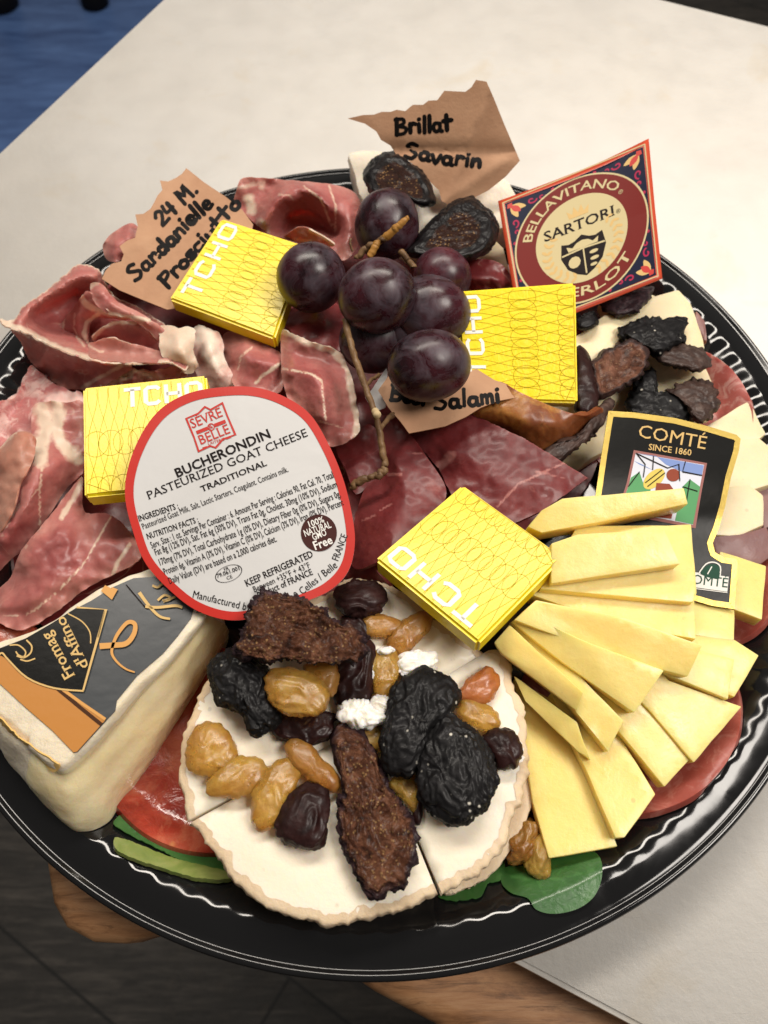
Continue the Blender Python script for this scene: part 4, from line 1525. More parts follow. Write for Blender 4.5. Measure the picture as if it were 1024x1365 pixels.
def goat(kind, label, gap, dz):
    pts = [CEN] + arcs[kind]
    pts = Z7(pts)
    cu = sum(p[0] for p in pts) / len(pts)
    cv = sum(p[1] for p in pts) / len(pts)
    ol = [pts[0]] + smooth_open(pts[1:], 10)
    ol = resample_closed(ol, 4)
    root = empty('goat_cheese_piece', W(cu, cv, .01))
    tag(root, label, 'goat cheese', 'cut pieces of one round goat cheese')
    C7 = Z7([CEN])[0]
    n = len(ol)
    arcp = np.array(smooth_open(pts[1:], 6))[:, :2]
    P = np.array([p[:2] for p in ol])
    isr = dist_poly(P, [tuple(q) for q in arcp]) < 2.5
    rings = []
    levels = [0, .3, .9, 2, 4.5, 7, 9.5, 12, 15, 18, 21, 23.5, 24.5] if kind != 'wedge' else [0, .3, .9, 1.8, 3, 4.5, 6, 7.5, 9, 10.2, 11]
    deep = levels[-1] - 2.5
    base = [W(p[0], p[1], (GZ + dz) * .001) for p in ol]
    cw = W(C7[0], C7[1], (GZ + dz) * .001)
    for k, h in enumerate(levels):
        ring = []
        for i, p in enumerate(base):
            d = p - cw
            d.z = 0
            r = d.length
            d = d.normalized() if r > 1e-6 else d
            w = 0
            if isr[i]:
                a = math.atan2(p.y - cw.y, p.x - cw.x)
                ruf = noise.noise((a * 9, h * .1, 1.5)) * 1.1 + noise.noise((a * 26, h * .25, 4)) * .75 + noise.noise((a * 60, h * .6, 7)) * .3
                w = ruf + (-.5 if k == 0 else .25 if k == 1 else .35 if k < 4 else 0)
                w += .9 * math.sin(h * .85 + 2.5 * noise.noise((a * 5, 0, 3))) * (1 if h > 3 else h / 3) - .03 * h
                if h > deep:
                    w -= (h - deep) * .8
            else:
                w = .25 * noise.noise((p.x * 300, p.y * 300, h * .3))
            q = p + d * w * .001
            q.z -= h * .001
            ring.append(q)
        rings.append(ring)
    bmr, bmp = bmesh.new(), bmesh.new()
    for bmx, want in ((bmr, True), (bmp, False)):
        V = {}

        def vt(k, i):
            i %= n
            if (k, i) not in V:
                V[(k, i)] = bmx.verts.new(rings[k][i])
            return V[(k, i)]
        for k in range(len(levels) - 1):
            for i in range(n):
                rr = bool(isr[i] and isr[(i + 1) % n])
                if rr == want:
                    bmx.faces.new((vt(k, i), vt(k, i + 1), vt(k + 1, i + 1), vt(k + 1, i)))
        if want:
            # a narrow lip of rind on the top edge
            lip = {}
            for i in range(n):
                if isr[i]:
                    p = rings[0][i]
                    d = (cw - p)
                    d.z = 0
                    a = math.atan2(-d.y, -d.x)
                    w = 1.5 + 1.1 * noise.noise((a * 14, 3, 8))
                    lip[i] = bmx.verts.new(p + d.normalized() * max(.5, w) * .001 + Vector((0, 0, .00025)))
            for i in range(n):
                j = (i + 1) % n
                if i in lip and j in lip:
                    bmx.faces.new((vt(0, i), lip[i], lip[j], vt(0, j)))
        else:
            pp = [(p.x, p.y) for p in rings[0]]
            inner = []
            xs = [q[0] for q in pp]
            ys = [q[1] for q in pp]
            x = min(xs)
            while x < max(xs):
                y = min(ys)
                while y < max(ys):
                    q = (x + random.uniform(-.0006, .0006), y + random.uniform(-.0006, .0006))
                    if inside(q, pp) and dist_poly(np.array([q]), pp + [pp[0]])[0] > .0012:
                        inner.append(q)
                    y += .0028
                x += .0028
            ve, ed, fa, *_ = delaunay_2d_cdt([Vector(q) for q in pp + inner], [], [list(range(n))], 1, 1e-7)
            nv = []
            for i, q in enumerate(ve):
                dd = dist_poly(np.array([tuple(q)]), pp + [pp[0]])[0]
                zz = (GZ + dz) * .001 + .0009 * min(1, dd / .008) + .0005 * noise.noise((q.x * 90, q.y * 90, 2)) * min(1, dd / .003)
                nv.append(bmx.verts.new((q.x, q.y, zz)))
            for f in fa:
                bmx.faces.new([nv[i] for i in f])
            bmesh.ops.remove_doubles(bmx, verts=bmx.verts, dist=1e-5)
            bx = [vt2 for vt2 in ()]
    # underside closes the rind shell
    V0 = [bmr.verts.new(q) for q in rings[-1]]
    f = bmr.faces.new(V0)
    bmesh.ops.triangulate(bmr, faces=[f])
    adopt(from_bm('paste', bmp, GOAT), root)
    adopt(from_bm('rind', bmr, GOAT_RIND), root)
    return root


goat('left', 'large lower left piece of the white goat cheese round', 0, 0)
goat('wedge', 'right hand wedge of the white goat cheese round, cut free by two dark lines', 0, .6)
goat('top', 'upper piece of the goat cheese round under the figs and raisins', 0, .2)

under = smooth_open([(905, 500), (940, 590), (962, 640), (957, 700), (915, 790), (862, 862), (800, 906), (728, 928)], 5)
o = slab('goat_cheese_slice', [(p[0], p[1], 20.5) for p in Z7([(520, 465)] + [(p[0] + 2.5 * math.sin(i * 1.9), p[1] + 2.5 * math.cos(i * 2.3)) for i, p in enumerate(under)] + [(600, 760)])], 11.5, GOAT_RIND, None, 1.2, wob=1.0, seed=77)
tag(o, 'second layer of goat cheese showing under the right hand wedge', 'goat cheese', 'cut pieces of one round goat cheese')

# comte slices
CG = 'fanned slices of yellow hard cheese'
CM = [
    # top outline (u, v, mm), thickness, label
    (ZR([(120, 280, 24), (250, 350, 24), (372, 565, 23), (490, 876, 22.5), (245, 918, 22.5), (188, 720, 22)]), 5, 'lowest and longest cheese slice beside the goat cheese, pointing at the green leaf'),
    (ZR([(250, 330, 29), (400, 350, 29), (500, 486, 28), (625, 690, 27), (515, 845, 27), (482, 846, 27), (375, 600, 27)]), 6, 'second lowest cheese slice beside the longest one, over the red salami'),
    (ZR([(330, 270, 34), (520, 280, 34), (600, 383, 32), (782, 530, 28), (656, 664, 28), (505, 480, 31)]), 6, 'square-ended cheese slice with its corner hanging over the red salami'),
    (ZR([(520, 310, 34), (600, 200, 36), (670, 285, 34), (932, 378, 30), (760, 578, 29), (605, 395, 33)]), 6, 'cheese slice lying nearest the rim at the lower right, above the red salami'),
    (ZR([(740, 120, 31), (905, 140, 30), (993, 196, 29), (905, 345, 28), (800, 300, 29)]), 6, 'cheese slice whose outer corner reaches furthest right towards the rim'),
    (ZR([(560, 200, 37), (780, 180, 36), (905, 210, 35), (882, 352, 33), (650, 258, 36)]), 5, 'thin cheese slice between the big front slice and the rim'),
    (ZR([(740, 0, 31), (906, 35, 30), (905, 148, 30), (755, 122, 31)]), 5, 'short cheese slice peeking out below the black label'),
    ([(960, 735, 27), (983, 742, 27), (1022, 754, 27), (1016, 826, 27), (978, 812, 27), (950, 800, 27)], 6, 'cheese block at the far right beside the notch of the black label'),
    ([(700, 790, 41), (735, 776, 41), (926, 800, 40), (928, 852, 39), (830, 835, 39)], 8, 'cheese slice lying in the middle of the fan, under the split slice'),
    ([(720, 785, 44), (770, 700, 45), (890, 700, 45), (922, 698, 45), (929, 790, 43), (924, 803, 43)], 6, 'broad cheese slice just below the upper thick slice'),
    ([(735, 724, 51), (770, 712, 52), (886, 705, 52), (907, 752, 49), (735, 778, 48)], 6, 'tapered cheese slice lying on top of the broad slice'),
    ([(704, 702, 48), (722, 680, 51), (750, 664, 52), (912, 650, 52), (918, 672, 50), (800, 696, 49), (722, 710, 48)], 10, 'topmost thick cheese slice in front of the black label'),
    (ZR([(105, 78, 40), (200, 100, 41), (400, 315, 38), (512, 430, 35), (456, 540, 32), (345, 400, 36)]), 7, 'narrow cheese slice between two slanted ones in the lower fan'),
    (ZR([(120, 270, 34), (150, 290, 35), (345, 435, 33), (395, 572, 30), (350, 540, 29), (160, 360, 32)]), 5, 'thin slanted cheese sliver leaning on the longest slice'),
    (ZR([(50, 150, 42), (105, 88, 44), (368, 330, 41), (345, 395, 37), (75, 190, 40)]), 13, 'slanted thick cheese slice next to the goat cheese edge'),
    (ZR([(110, 75, 43), (170, 45, 45), (360, 140, 45), (655, 250, 42), (550, 402, 38), (290, 220, 41)]), 8, 'long slanted cheese slice under the front slice, by the yellow square'),
    (ZR([(120, 70, 46), (200, 0, 47), (500, 60, 47), (792, 160, 44), (740, 272, 40), (480, 205, 42)]), 8, 'large front cheese slice running out from under the yellow square'),
]
for i, (olx, th, lb) in enumerate(CM):
    o = slab('cheese_slice', olx, th, COMTE, None, .45, wob=.18, seed=i)
    tag(o, lb, 'cheese slice', CG)

# pale cheese with wine-dark rind
PG = 'pieces of pale cheese with dark purple rind'
PL = [
    ([(668, 470, 17), (740, 430, 19), (800, 470, 20), (905, 470, 19), (955, 490, 17), (945, 560, 16), (850, 580, 16), (790, 610, 17), (735, 652, 17), (700, 610, 18)], 8, 'wide pale cheese slab under the dark fig pieces'),
    ([(795, 428, 27), (850, 402, 28), (905, 385, 28), (920, 402, 27), (934, 440, 25), (940, 466, 24), (890, 468, 24), (820, 462, 26)], 8, 'pale cheese slice with a pointed corner near the fluted rim, behind the dark figs'),
    ([(760, 452, 29), (808, 418, 30), (838, 430, 29), (822, 462, 28), (790, 496, 28), (768, 495, 28)], 8, 'pale cheese piece beside the upper right yellow square'),
    ([(640, 300, 26), (672, 330, 27), (690, 400, 26), (640, 400, 25), (600, 350, 25)], 8, 'pale cheese piece behind the grapes, left of the diamond label'),
    ([(800, 400, 25), (850, 385, 26), (880, 395, 25), (870, 425, 24), (815, 430, 24)], 6, 'pale cheese piece under the lower edge of the diamond label'),
    ([(940, 568, 22), (1000, 532, 23), (1022, 578, 21), (1010, 588, 21), (960, 590, 21)], 8, 'pale cheese slice beside the top right corner of the black label'),
    ([(950, 588, 24), (1012, 583, 25), (1030, 600, 24), (1030, 645, 23), (985, 660, 23), (950, 650, 24)], 8, 'pinkish cheese piece at the right edge below the corner slice'),
    ([(950, 650, 26), (1000, 645, 27), (1018, 660, 26), (1020, 700, 25), (985, 715, 25), (945, 712, 26)], 9, 'glossy rounded cheese piece at the right edge, middle of the three'),
]
for i, (olx, th, lb) in enumerate(PL):
    o = slab('cheese_piece', olx, th, PALE, None, 1.0, wob=.5, seed=30 + i)
    tag(o, lb, 'cheese piece', PG)
for i, (olx, th, lb) in enumerate([
        ([(945, 708, 25), (985, 712, 25), (1022, 702, 24), (1034, 740, 22), (1015, 752, 22), (955, 740, 24)], 8, 'purple wine-stained cheese rind below the glossy piece at the right edge'),
        ([(1004, 640, 20), (1030, 640, 20), (1036, 700, 18), (1018, 706, 18)], 8, 'dark purple cheese rind standing at the right edge of the platter'),
        ([(928, 412, 23), (940, 428, 22), (944, 455, 22), (936, 452, 21), (926, 430, 22)], 8, 'narrow brown rind on the pointed pale cheese slice')]):
    o = slab('cheese_rind', olx, th, PURPLE_RIND, None, 1.0, wob=.6, seed=50 + i)
    tag(o, lb, 'cheese rind', PG)

# soft white cheese at the back
o = slab('soft_cheese', [(463, 203, 30), (500, 197, 31), (560, 205, 31), (590, 240, 31), (640, 300, 29), (600, 330, 28), (540, 320, 28), (492, 282, 29), (478, 256, 30)], 20, BLOOM, None, 2.5, wob=1.2, seed=70)
tag(o, 'soft white cheese with bloomy rind under the upper black fig', 'cheese')
o = slab('soft_cheese', [(600, 262, 29), (650, 240, 31), (676, 236, 31), (692, 262, 29), (694, 290, 27), (660, 310, 27), (620, 300, 28)], 16, BLOOM, None, 3, wob=1.2, seed=71)
tag(o, 'soft white cheese lump between the brown paper tag and the diamond label', 'cheese')


# ================================================================== dried fruit
GR = 'golden raisins on the goat cheese'
DK = 'dark dried fruit on the goat cheese'


def fruit(name, pts, zc, hz, mat, label, cat, group, zoom=Z7, **kw):
    kw.setdefault('stretch', 1.6)
    o = lump(name, zoom(pts), zc, hz, mat, **kw)
    return tag(o, label, cat, group)


T0 = GZ
fruit('dried_fig', [(85, 340), (95, 290), (150, 250), (210, 290), (245, 320), (240, 390), (275, 430), (260, 470), (200, 492), (170, 430), (110, 405)], T0 + 6.5, 6.0, PRUNE, 'black dried fig lying under the largest cut fig', 'dried fig', DK, seed=1, rag=.07, wfreq=290., wr=.24, fine=.6)
fruit('dried_fig', [(250, 440), (320, 425), (400, 430), (422, 470), (390, 512), (330, 516), (260, 495)], T0 + 2.6, 3, DARK_RAISIN, 'flat black fig piece below the big golden raisin', 'dried fig', DK, seed=2, rag=.13, wr=.45, fine=.5)
fruit('raisin', [(415, 345), (430, 290), (480, 235), (520, 235), (530, 290), (525, 380), (500, 405), (440, 415)], T0 + 4, 4, DARK_RAISIN, 'dark brown raisin between the big fig and the white crumb', 'raisin', DK, seed=3, rag=.10, fine=.25, wfreq=270., wr=0.40)
fruit('golden_raisin', [(340, 300), (420, 290), (432, 350), (410, 385), (360, 350)], T0 + 9.5, 3.0, BROWN_GOLD, 'golden raisin half hidden under the largest cut fig', 'raisin', GR, seed=4, rag=.10, fine=.25, wfreq=270., wr=0.20)
fruit('dried_fig', [(150, 218), (190, 130), (240, 104), (300, 114), (370, 130), (430, 168), (490, 215), (502, 262), (460, 298), (380, 302), (300, 292), (210, 290), (155, 268)], T0 + 18, 5.0, FIG, 'largest cut brown fig with its seedy face up, touching the round label', 'dried fig', DK, seed=5, face=.94, pw=.4, flat=.75, rag=.13, wr=.55, fine=.8)
fruit('golden_raisin', [(232, 348), (250, 315), (300, 303), (360, 325), (405, 360), (412, 400), (385, 436), (330, 441), (270, 422), (240, 392)], T0 + 12.5, 3.2, GOLD_RAISIN, 'biggest golden raisin, lying on black fig in front of the largest cut fig', 'raisin', GR, seed=6, rag=.10, fine=.25, wfreq=270., wr=0.27)
fruit('raisin', [(425, 125), (440, 85), (490, 70), (540, 80), (561, 115), (545, 150), (500, 166), (450, 156)], T0 + 4, 4.2, DARK_RAISIN, 'black wrinkled raisin at the top edge of the goat cheese', 'raisin', DK, seed=7, rag=.10, fine=.25, wfreq=270., wr=0.44)
fruit('raisin', [(440, 175), (500, 165), (520, 210), (500, 240), (450, 225)], T0 + 2.5, 3, DARK_RAISIN, 'small dark raisin tucked under the two amber raisins', 'raisin', DK, seed=8, rag=.10, fine=.25, wfreq=270., wr=0.40)
fruit('golden_raisin', [(490, 182), (510, 160), (560, 164), (602, 185), (600, 206), (550, 222), (500, 216)], T0 + 3.0, 2.5, BROWN_GOLD, 'amber raisin just below the black raisin at the top', 'raisin', GR, seed=9, rag=.10, fine=.25, wfreq=270., wr=0.32)
fruit('golden_raisin', [(565, 237), (590, 195), (640, 160), (685, 165), (681, 200), (650, 235), (610, 266), (575, 256)], T0 + 3.3, 2.7, BROWN_GOLD, 'amber raisin slanting towards the lower yellow square', 'raisin', GR, seed=10, rag=.10, fine=.25, wfreq=270., wr=0.32)
fruit('golden_raisin', [(518, 300), (535, 262), (575, 256), (600, 290), (590, 350), (556, 386), (524, 360)], T0 + 3.3, 2.9, GOLD_RAISIN, 'golden raisin standing between two white crumbs', 'raisin', GR, seed=11, rag=.10, fine=.25, wfreq=270., wr=0.32)
fruit('golden_raisin', [(430, 462), (480, 448), (545, 470), (555, 520), (520, 540), (470, 490)], T0 + 2.0, 2.4, GOLD_RAISIN, 'golden raisin under the narrow end of the long cut fig', 'raisin', GR, seed=12, rag=.10, fine=.25, wfreq=270., wr=0.28)
fruit('dried_fig', [(550, 505), (570, 420), (580, 370), (620, 325), (680, 310), (740, 340), (761, 382), (740, 425), (700, 470), (665, 530), (640, 592), (600, 602), (555, 565)], T0 + 7, 5.5, PRUNE, 'upper of the two black wrinkled fruits, pointing down left', 'dried fruit', DK, seed=13, rag=.07, wfreq=290., wr=.24, fine=.55)
fruit('golden_raisin', [(570, 622), (620, 598), (655, 620), (655, 680), (640, 706), (600, 662)], T0 + 2.1, 2.4, GOLD_RAISIN, 'golden raisin half hidden beside the lower black fruit', 'raisin', GR, seed=14, rag=.10, fine=.25, wfreq=270., wr=0.32)
fruit('raisin', [(828, 502), (860, 475), (910, 485), (936, 530), (920, 575), (870, 582), (850, 542)], T0 + 4, 3.6, DARK_RAISIN, 'dark purple raisin at the right edge of the goat cheese', 'raisin', DK, seed=15, rag=.10, fine=.25, wfreq=270., wr=0.34)
fruit('dried_fig', [(645, 592), (655, 530), (690, 460), (730, 430), (790, 470), (830, 510), (856, 580), (860, 642), (820, 702), (750, 737), (690, 712), (650, 662)], T0 + 7.5, 5.8, PRUNE, 'lower of the two black wrinkled fruits, lying on the cheese wedge', 'dried fruit', DK, seed=16, rag=.07, wfreq=290., wr=.24, fine=.6)
fruit('raisin', [(762, 382), (785, 340), (840, 307), (866, 325), (866, 370), (830, 406), (775, 401)], T0 + 3.1, 2.8, RED_RAISIN, 'orange red raisin near the top of the right wedge', 'raisin', GR, seed=17, rag=.10, fine=.25, wfreq=270., wr=0.29)
fruit('golden_raisin', [(758, 432), (770, 390), (820, 398), (860, 425), (876, 460), (850, 479), (800, 471)], T0 + 3.1, 2.8, GOLD_RAISIN, 'golden raisin under the orange red one on the right wedge', 'raisin', GR, seed=18, rag=.10, fine=.25, wfreq=270., wr=0.29)
fruit('golden_raisin', [(18, 547), (30, 490), (70, 455), (110, 464), (152, 510), (151, 560), (110, 591), (60, 602), (25, 581)], T0 + 3.5, 3.1, GOLD_RAISIN, 'golden raisin at the left edge of the goat cheese', 'raisin', GR, seed=19, rag=.10, fine=.25, wfreq=270., wr=0.27)
fruit('golden_raisin', [(70, 642), (85, 600), (130, 560), (180, 549), (226, 560), (236, 600), (200, 641), (150, 663), (90, 656)], T0 + 3.5, 2.9, GOLD_RAISIN, 'golden raisin touching the leftmost one, above the fine cut', 'raisin', GR, seed=20, rag=.10, fine=.25, wfreq=270., wr=0.29)
fruit('golden_raisin', [(285, 520), (310, 500), (360, 523), (400, 570), (433, 610), (426, 642), (395, 641), (340, 601), (300, 562)], T0 + 3.5, 2.9, BROWN_GOLD, 'amber raisin left of the long cut fig', 'raisin', GR, seed=21, rag=.10, fine=.25, wfreq=270., wr=0.29)
fruit('golden_raisin', [(193, 702), (200, 640), (240, 580), (290, 553), (322, 580), (321, 626), (285, 681), (255, 736), (215, 756)], T0 + 3.7, 3.1, GOLD_RAISIN, 'long golden raisin beside the dark brown raisin', 'raisin', GR, seed=22, rag=.10, fine=.25, wfreq=270., wr=0.30)
fruit('raisin', [(260, 747), (285, 680), (320, 640), (375, 625), (406, 650), (401, 722), (388, 795), (350, 803), (300, 787)], T0 + 4.5, 4, DARK_RAISIN, 'dark brown raisin on the lower left piece of goat cheese', 'raisin', DK, seed=23, rag=.10, fine=.25, wfreq=270., wr=0.40)
fruit('dried_fig', [(425, 482), (470, 470), (500, 488), (520, 530), (550, 590), (585, 660), (625, 720), (639, 790), (637, 862), (592, 907), (525, 927), (490, 902), (472, 850), (439, 770), (439, 680), (450, 620), (430, 560)], T0 + 4.5, 3.4, FIG, 'long cut brown fig with its seedy face up on the goat cheese', 'dried fig', DK, seed=24, face=.94, pw=.4, flat=.75, rag=.13, wr=.55, fine=.8)
fruit('raisin', [(636, 700), (650, 660), (660, 690), (655, 735), (640, 725)], T0 + 1.8, 1.8, DARK_RAISIN, 'tiny dark raisin scrap under the lower black fruit', 'raisin', DK, seed=25, rag=.10, fine=.25, wfreq=270., wr=0.32)
for k, (pts, zc, hz) in enumerate([([(425, 440), (440, 400), (490, 393), (530, 408), (562, 430), (545, 462), (510, 467), (450, 456)], 6, 3.2), ([(590, 292), (620, 268), (690, 268), (702, 312), (640, 318), (600, 333)], 3.5, 2.6), ([(522, 397), (560, 383), (575, 402), (552, 428)], 5, 2.4), ([(515, 300), (528, 285), (535, 330), (520, 345)], 4, 2), ([(535, 262), (575, 252), (590, 262), (560, 275)], 5.5, 1.8)]):
    mx, my = sum(p[0] for p in pts) / len(pts), sum(p[1] for p in pts) / len(pts)
    pts = [(mx + (p[0] - mx) * .88, my + (p[1] - my) * .88) for p in pts]
    fruit('cheese_crumb', pts, T0 + zc, hz, CRUMB, ['largest white goat cheese crumb above the long cut fig', 'white cheese crumb right of the golden raisins, near the yellow square', 'small white crumb beside the upper black fruit', 'tiny white crumb on the side of a golden raisin', 'tiny white crumb on top of a golden raisin'][k], 'cheese crumb', 'white goat cheese crumbs', seed=40 + k, wr=.8, wfreq=420, fine=.3, rag=.2)
fruit('golden_raisin', [(98, 882), (120, 830), (160, 793), (192, 800), (190, 850), (202, 872), (160, 922), (110, 932)], 17, 5, BROWN_GOLD, 'crusty amber raisin standing between the goat cheese and the long cheese slice', 'raisin', 'two raisins on the green leaf', ZR, seed=60, rag=.10, fine=.25, wfreq=270., wr=0.48)
fruit('golden_raisin', [(163, 932), (185, 860), (215, 833), (247, 870), (242, 977), (190, 982)], 17, 4.5, GOLD_RAISIN, 'golden raisin lying on the round green leaf', 'raisin', 'two raisins on the green leaf', ZR, seed=61, rag=.10, fine=.25, wfreq=270., wr=0.36)

# figs at the right
RG = 'dark fig pieces on the pale cheese'
fruit('fig_piece', [(390, 100), (450, 65), (560, 35), (592, 50), (562, 105), (500, 145), (440, 145)], 29, 5, FIG, 'dark fig piece under the lower edge of the diamond label', 'fig piece', RG, Z5, seed=70, rag=.22, wfreq=210., pw=.45, wr=0.24)
fruit('fig_piece', [(312, 165), (350, 128), (388, 150), (372, 182), (320, 196)], 31, 3.5, FIG_BLACK, 'small black fig piece between the yellow square and the diamond label', 'fig piece', RG, Z5, seed=71, rag=.22, wfreq=210., pw=.45, wr=0.24)
fruit('fig_piece', [(490, 472), (520, 400), (560, 338), (606, 348), (612, 420), (660, 425), (740, 470), (720, 545), (620, 545), (520, 515)], 24, 5, PRUNE, 'large black fig piece just above the black label', 'fig piece', RG, Z5, seed=72, rag=.22, wfreq=210., pw=.45, wr=0.30, fine=.6)
fruit('fig_piece', [(650, 430), (680, 400), (760, 374), (810, 390), (829, 450), (826, 522), (790, 557), (740, 535), (700, 480)], 25, 5.5, FIG_CRUST, 'grey crusted fig piece right of the large black one, above the black label', 'fig piece', RG, Z5, seed=73, rag=.22, wfreq=210., pw=.45, wr=0.36, fine=.5)
fruit('fig_piece', [(590, 270), (650, 238), (720, 245), (790, 275), (809, 310), (780, 357), (720, 352), (650, 332), (600, 312)], 27, 5, FIG_CRUST, 'brown knobbly fig piece pointing at the pink salami', 'fig piece', RG, Z5, seed=74, rag=.22, wfreq=210., pw=.45, wr=0.33, fine=.5)
fruit('fig_piece', [(455, 212), (500, 173), (560, 153), (660, 150), (702, 165), (702, 222), (670, 268), (600, 296), (520, 240)], 30, 5, PRUNE, 'jagged black fig piece below the pointed pale cheese slice', 'fig piece', RG, Z5, seed=75, rag=.22, wfreq=210., pw=.45, wr=0.39, fine=.6)
fruit('fig_piece', [(350, 332), (400, 280), (450, 245), (520, 228), (572, 258), (586, 310), (560, 362), (500, 402), (440, 432), (390, 452), (366, 400)], 30, 4.6, FIG_PINK, 'cut fig piece with a pinkish face between the yellow square and the black pieces', 'fig piece', RG, Z5, seed=76, face=.82, flat=.8, rag=.22, wfreq=210., pw=.45, wr=0.24)
fruit('fig_piece', [(165, 680), (200, 630), (300, 590), (370, 500), (412, 472), (424, 510), (395, 575), (300, 655), (230, 694)], 31, 5, FIG_CRUST, 'long crusted fig piece beside the amber beef slice', 'fig piece', RG, Z5, seed=77, rag=.22, wfreq=210., pw=.45, wr=0.33, fine=.5)
fruit('fig_piece', [(300, 285), (340, 290), (382, 400), (392, 450), (372, 505), (300, 500)], 31, 5, DARK_RAISIN, 'dark purple raisin at the right side of the upper right yellow square', 'raisin', RG, Z5, seed=78, rag=.22, wfreq=210., pw=.45, wr=0.15)

# big black figs at the back
o = fruit('black_fig', [(180, 212), (200, 170), (250, 110), (320, 88), (380, 108), (420, 150), (480, 190), (520, 250), (547, 322), (541, 362), (490, 377), (440, 350), (380, 330), (300, 330), (240, 335), (200, 285)], 42, 8, FIG_BLACK, 'black cut fig with orange seeds under the topmost brown paper tag', 'fig', 'black cut figs behind the grapes', ZF, seed=80, face=.66, flat=.85, wr=.18)
o = fruit('black_fig', [(400, 612), (450, 558), (500, 488), (570, 418), (640, 358), (700, 328), (762, 333), (822, 390), (872, 440), (882, 512), (852, 582), (800, 625), (700, 658), (600, 655), (500, 645), (420, 642)], 42, 9, FIG_BLACK, 'black cut fig with orange seeds left of the diamond label', 'fig', 'black cut figs behind the grapes', ZF, seed=81, face=.6, flat=.85, wr=.16)


# ================================================================== grapes
gb = empty('grape_bunch', W(500, 450, .03))
tag(gb, 'bunch of dark purple grapes with a brown stem in the middle of the platter', 'grapes')


def grape(u, v, rp, z, mat, ky=1.0, rot=0., seed=0):
    c = W(u, v, z * .001)
    r = rp * (c - CAM).length / FPX * math.cos(math.atan(math.hypot(u - 512, v - 682.5) / FPX))
    view = (CAM - c).normalized()
    bm = bmesh.new()
    bmesh.ops.create_uvsphere(bm, u_segments=48, v_segments=28, radius=r)
    right = (MT @ Vector((math.cos(rot), math.sin(rot), 0)))
    lay = bm.verts
    for q in lay:
        k = q.co.dot(right)
        q.co += right * k * (ky - 1)
        n = noise.noise((q.co.x * 80 + seed, q.co.y * 80, q.co.z * 80)) + .3 * noise.noise((q.co.x * 240 + seed, q.co.y * 240, q.co.z * 240))
        q.co *= 1 + .032 * n
        q.co += c
    o = from_bm('grape', bm, mat)
    return adopt(o, gb)


for i, (u, v, r, z, mt, ky, rot) in enumerate([(415, 370, 45, 50, GRAPE, 1.04, .6), (503, 394, 49, 60, GRAPE, 1.08, .2), (572, 487, 48, 58, GRAPE, 1.17, .15), (574, 418, 50, 50, GRAPE, 1.10, -.4), (516, 300, 43, 47, GRAPE, 1.10, 1.4),
                                              (590, 368, 36, 44, GRAPE_RED, 1.1, -.5), (500, 452, 44, 42, GRAPE, 1.1, .4), (545, 440, 40, 44, GRAPE, 1.0, 0)]):
    grape(u, v, r, z, mt, ky, rot, i * 3.7)


def stem_part(name, pts, radii, mat, wob=.0004, seed=0):
    q = smooth_open(pts, 8)
    n = len(q)
    P = [W(p[0], p[1], p[2] * .001) for p in q]
    P = [p + Vector((noise.noise((i * .35, seed, 0)), noise.noise((i * .35, seed, 5)), noise.noise((i * .35, seed, 9)))) * wob for i, p in enumerate(P)]
    R = [float(np.interp(i / (n - 1), np.linspace(0, 1, len(radii)), radii)) * .00078 * (1 + .2 * noise.noise((i * .6, seed, 2))) for i in range(n)]
    bm = bmesh.new()
    tube(bm, P, R, 10)
    return adopt(from_bm(name, bm, mat), gb)


stem_part('stem', [(460, 425, 56), (468, 460, 55), (478, 490, 53), (487, 515, 51), (498, 545, 50), (506, 575, 46), (510, 600, 43), (514, 622, 41)], [1.5, 1.4, 1.5, 1.35, 1.3, 1.5, 1.4], STEM, seed=1)
stem_part('stem', [(514, 622, 41), (508, 632, 40), (495, 636, 39), (480, 641, 37), (468, 650, 35)], [1.5, 1.7, 1.2, 1.9, 1.3], STEM, .0008, 2)
stem_part('stem', [(487, 515, 51), (497, 505, 50), (506, 500, 48)], [1.0, .8, .8], STEM, .0004, 3)
stem_part('stem', [(505, 575, 46), (516, 560, 44), (524, 553, 43)], [1.0, 1.0, 1.5], STEM, .0004, 4)
stem_part('stem', [(500, 548, 50), (503, 553, 53)], [1.6, 1.6], STEM_CUT, 0, 5)
stem_part('stem', [(475, 345, 52), (486, 333, 54), (500, 325, 56), (512, 318, 58)], [1.2, 1.7, 1.4, 1.8], STEM, .0008, 6)
stem_part('stem', [(492, 342, 55), (500, 330, 57), (503, 322, 58)], [1.6, 1.7, 1.6], STEM_GOLD, .0004, 7)
stem_part('stem', [(513, 318, 60), (526, 306, 63), (536, 297, 65), (544, 290, 66)], [1.9, 1.8, 1.5, 1.0], STEM_GOLD, .0003, 8)
stem_part('stem', [(470, 335, 52), (467, 325, 54), (468, 318, 55)], [.5, .5, .5], STEM, .0002, 9)
stem_part('stem', [(535, 335, 54), (545, 348, 53), (552, 356, 52)], [1.6, 1.4, 1.6], STEM, .0007, 10)


# ================================================================== chocolate squares in yellow wrappers
TCHO = {
    'T': ([[(0, .93), (.62, .93)], [(.31, .93), (.31, 0)]], .74),
    'C': ([[(.58, .80), (.46, .93), (.16, .93), (.06, .82), (.06, .18), (.16, .07), (.46, .07), (.58, .20)]], .76),
    'H': ([[(.07, 1), (.07, 0)], [(.57, 1), (.57, 0)], [(.07, .5), (.57, .5)]], .78),
    'O': ([[(.16, .93), (.46, .93), (.57, .82), (.57, .18), (.46, .07), (.16, .07), (.06, .18), (.06, .82), (.16, .93)]], .7),
}


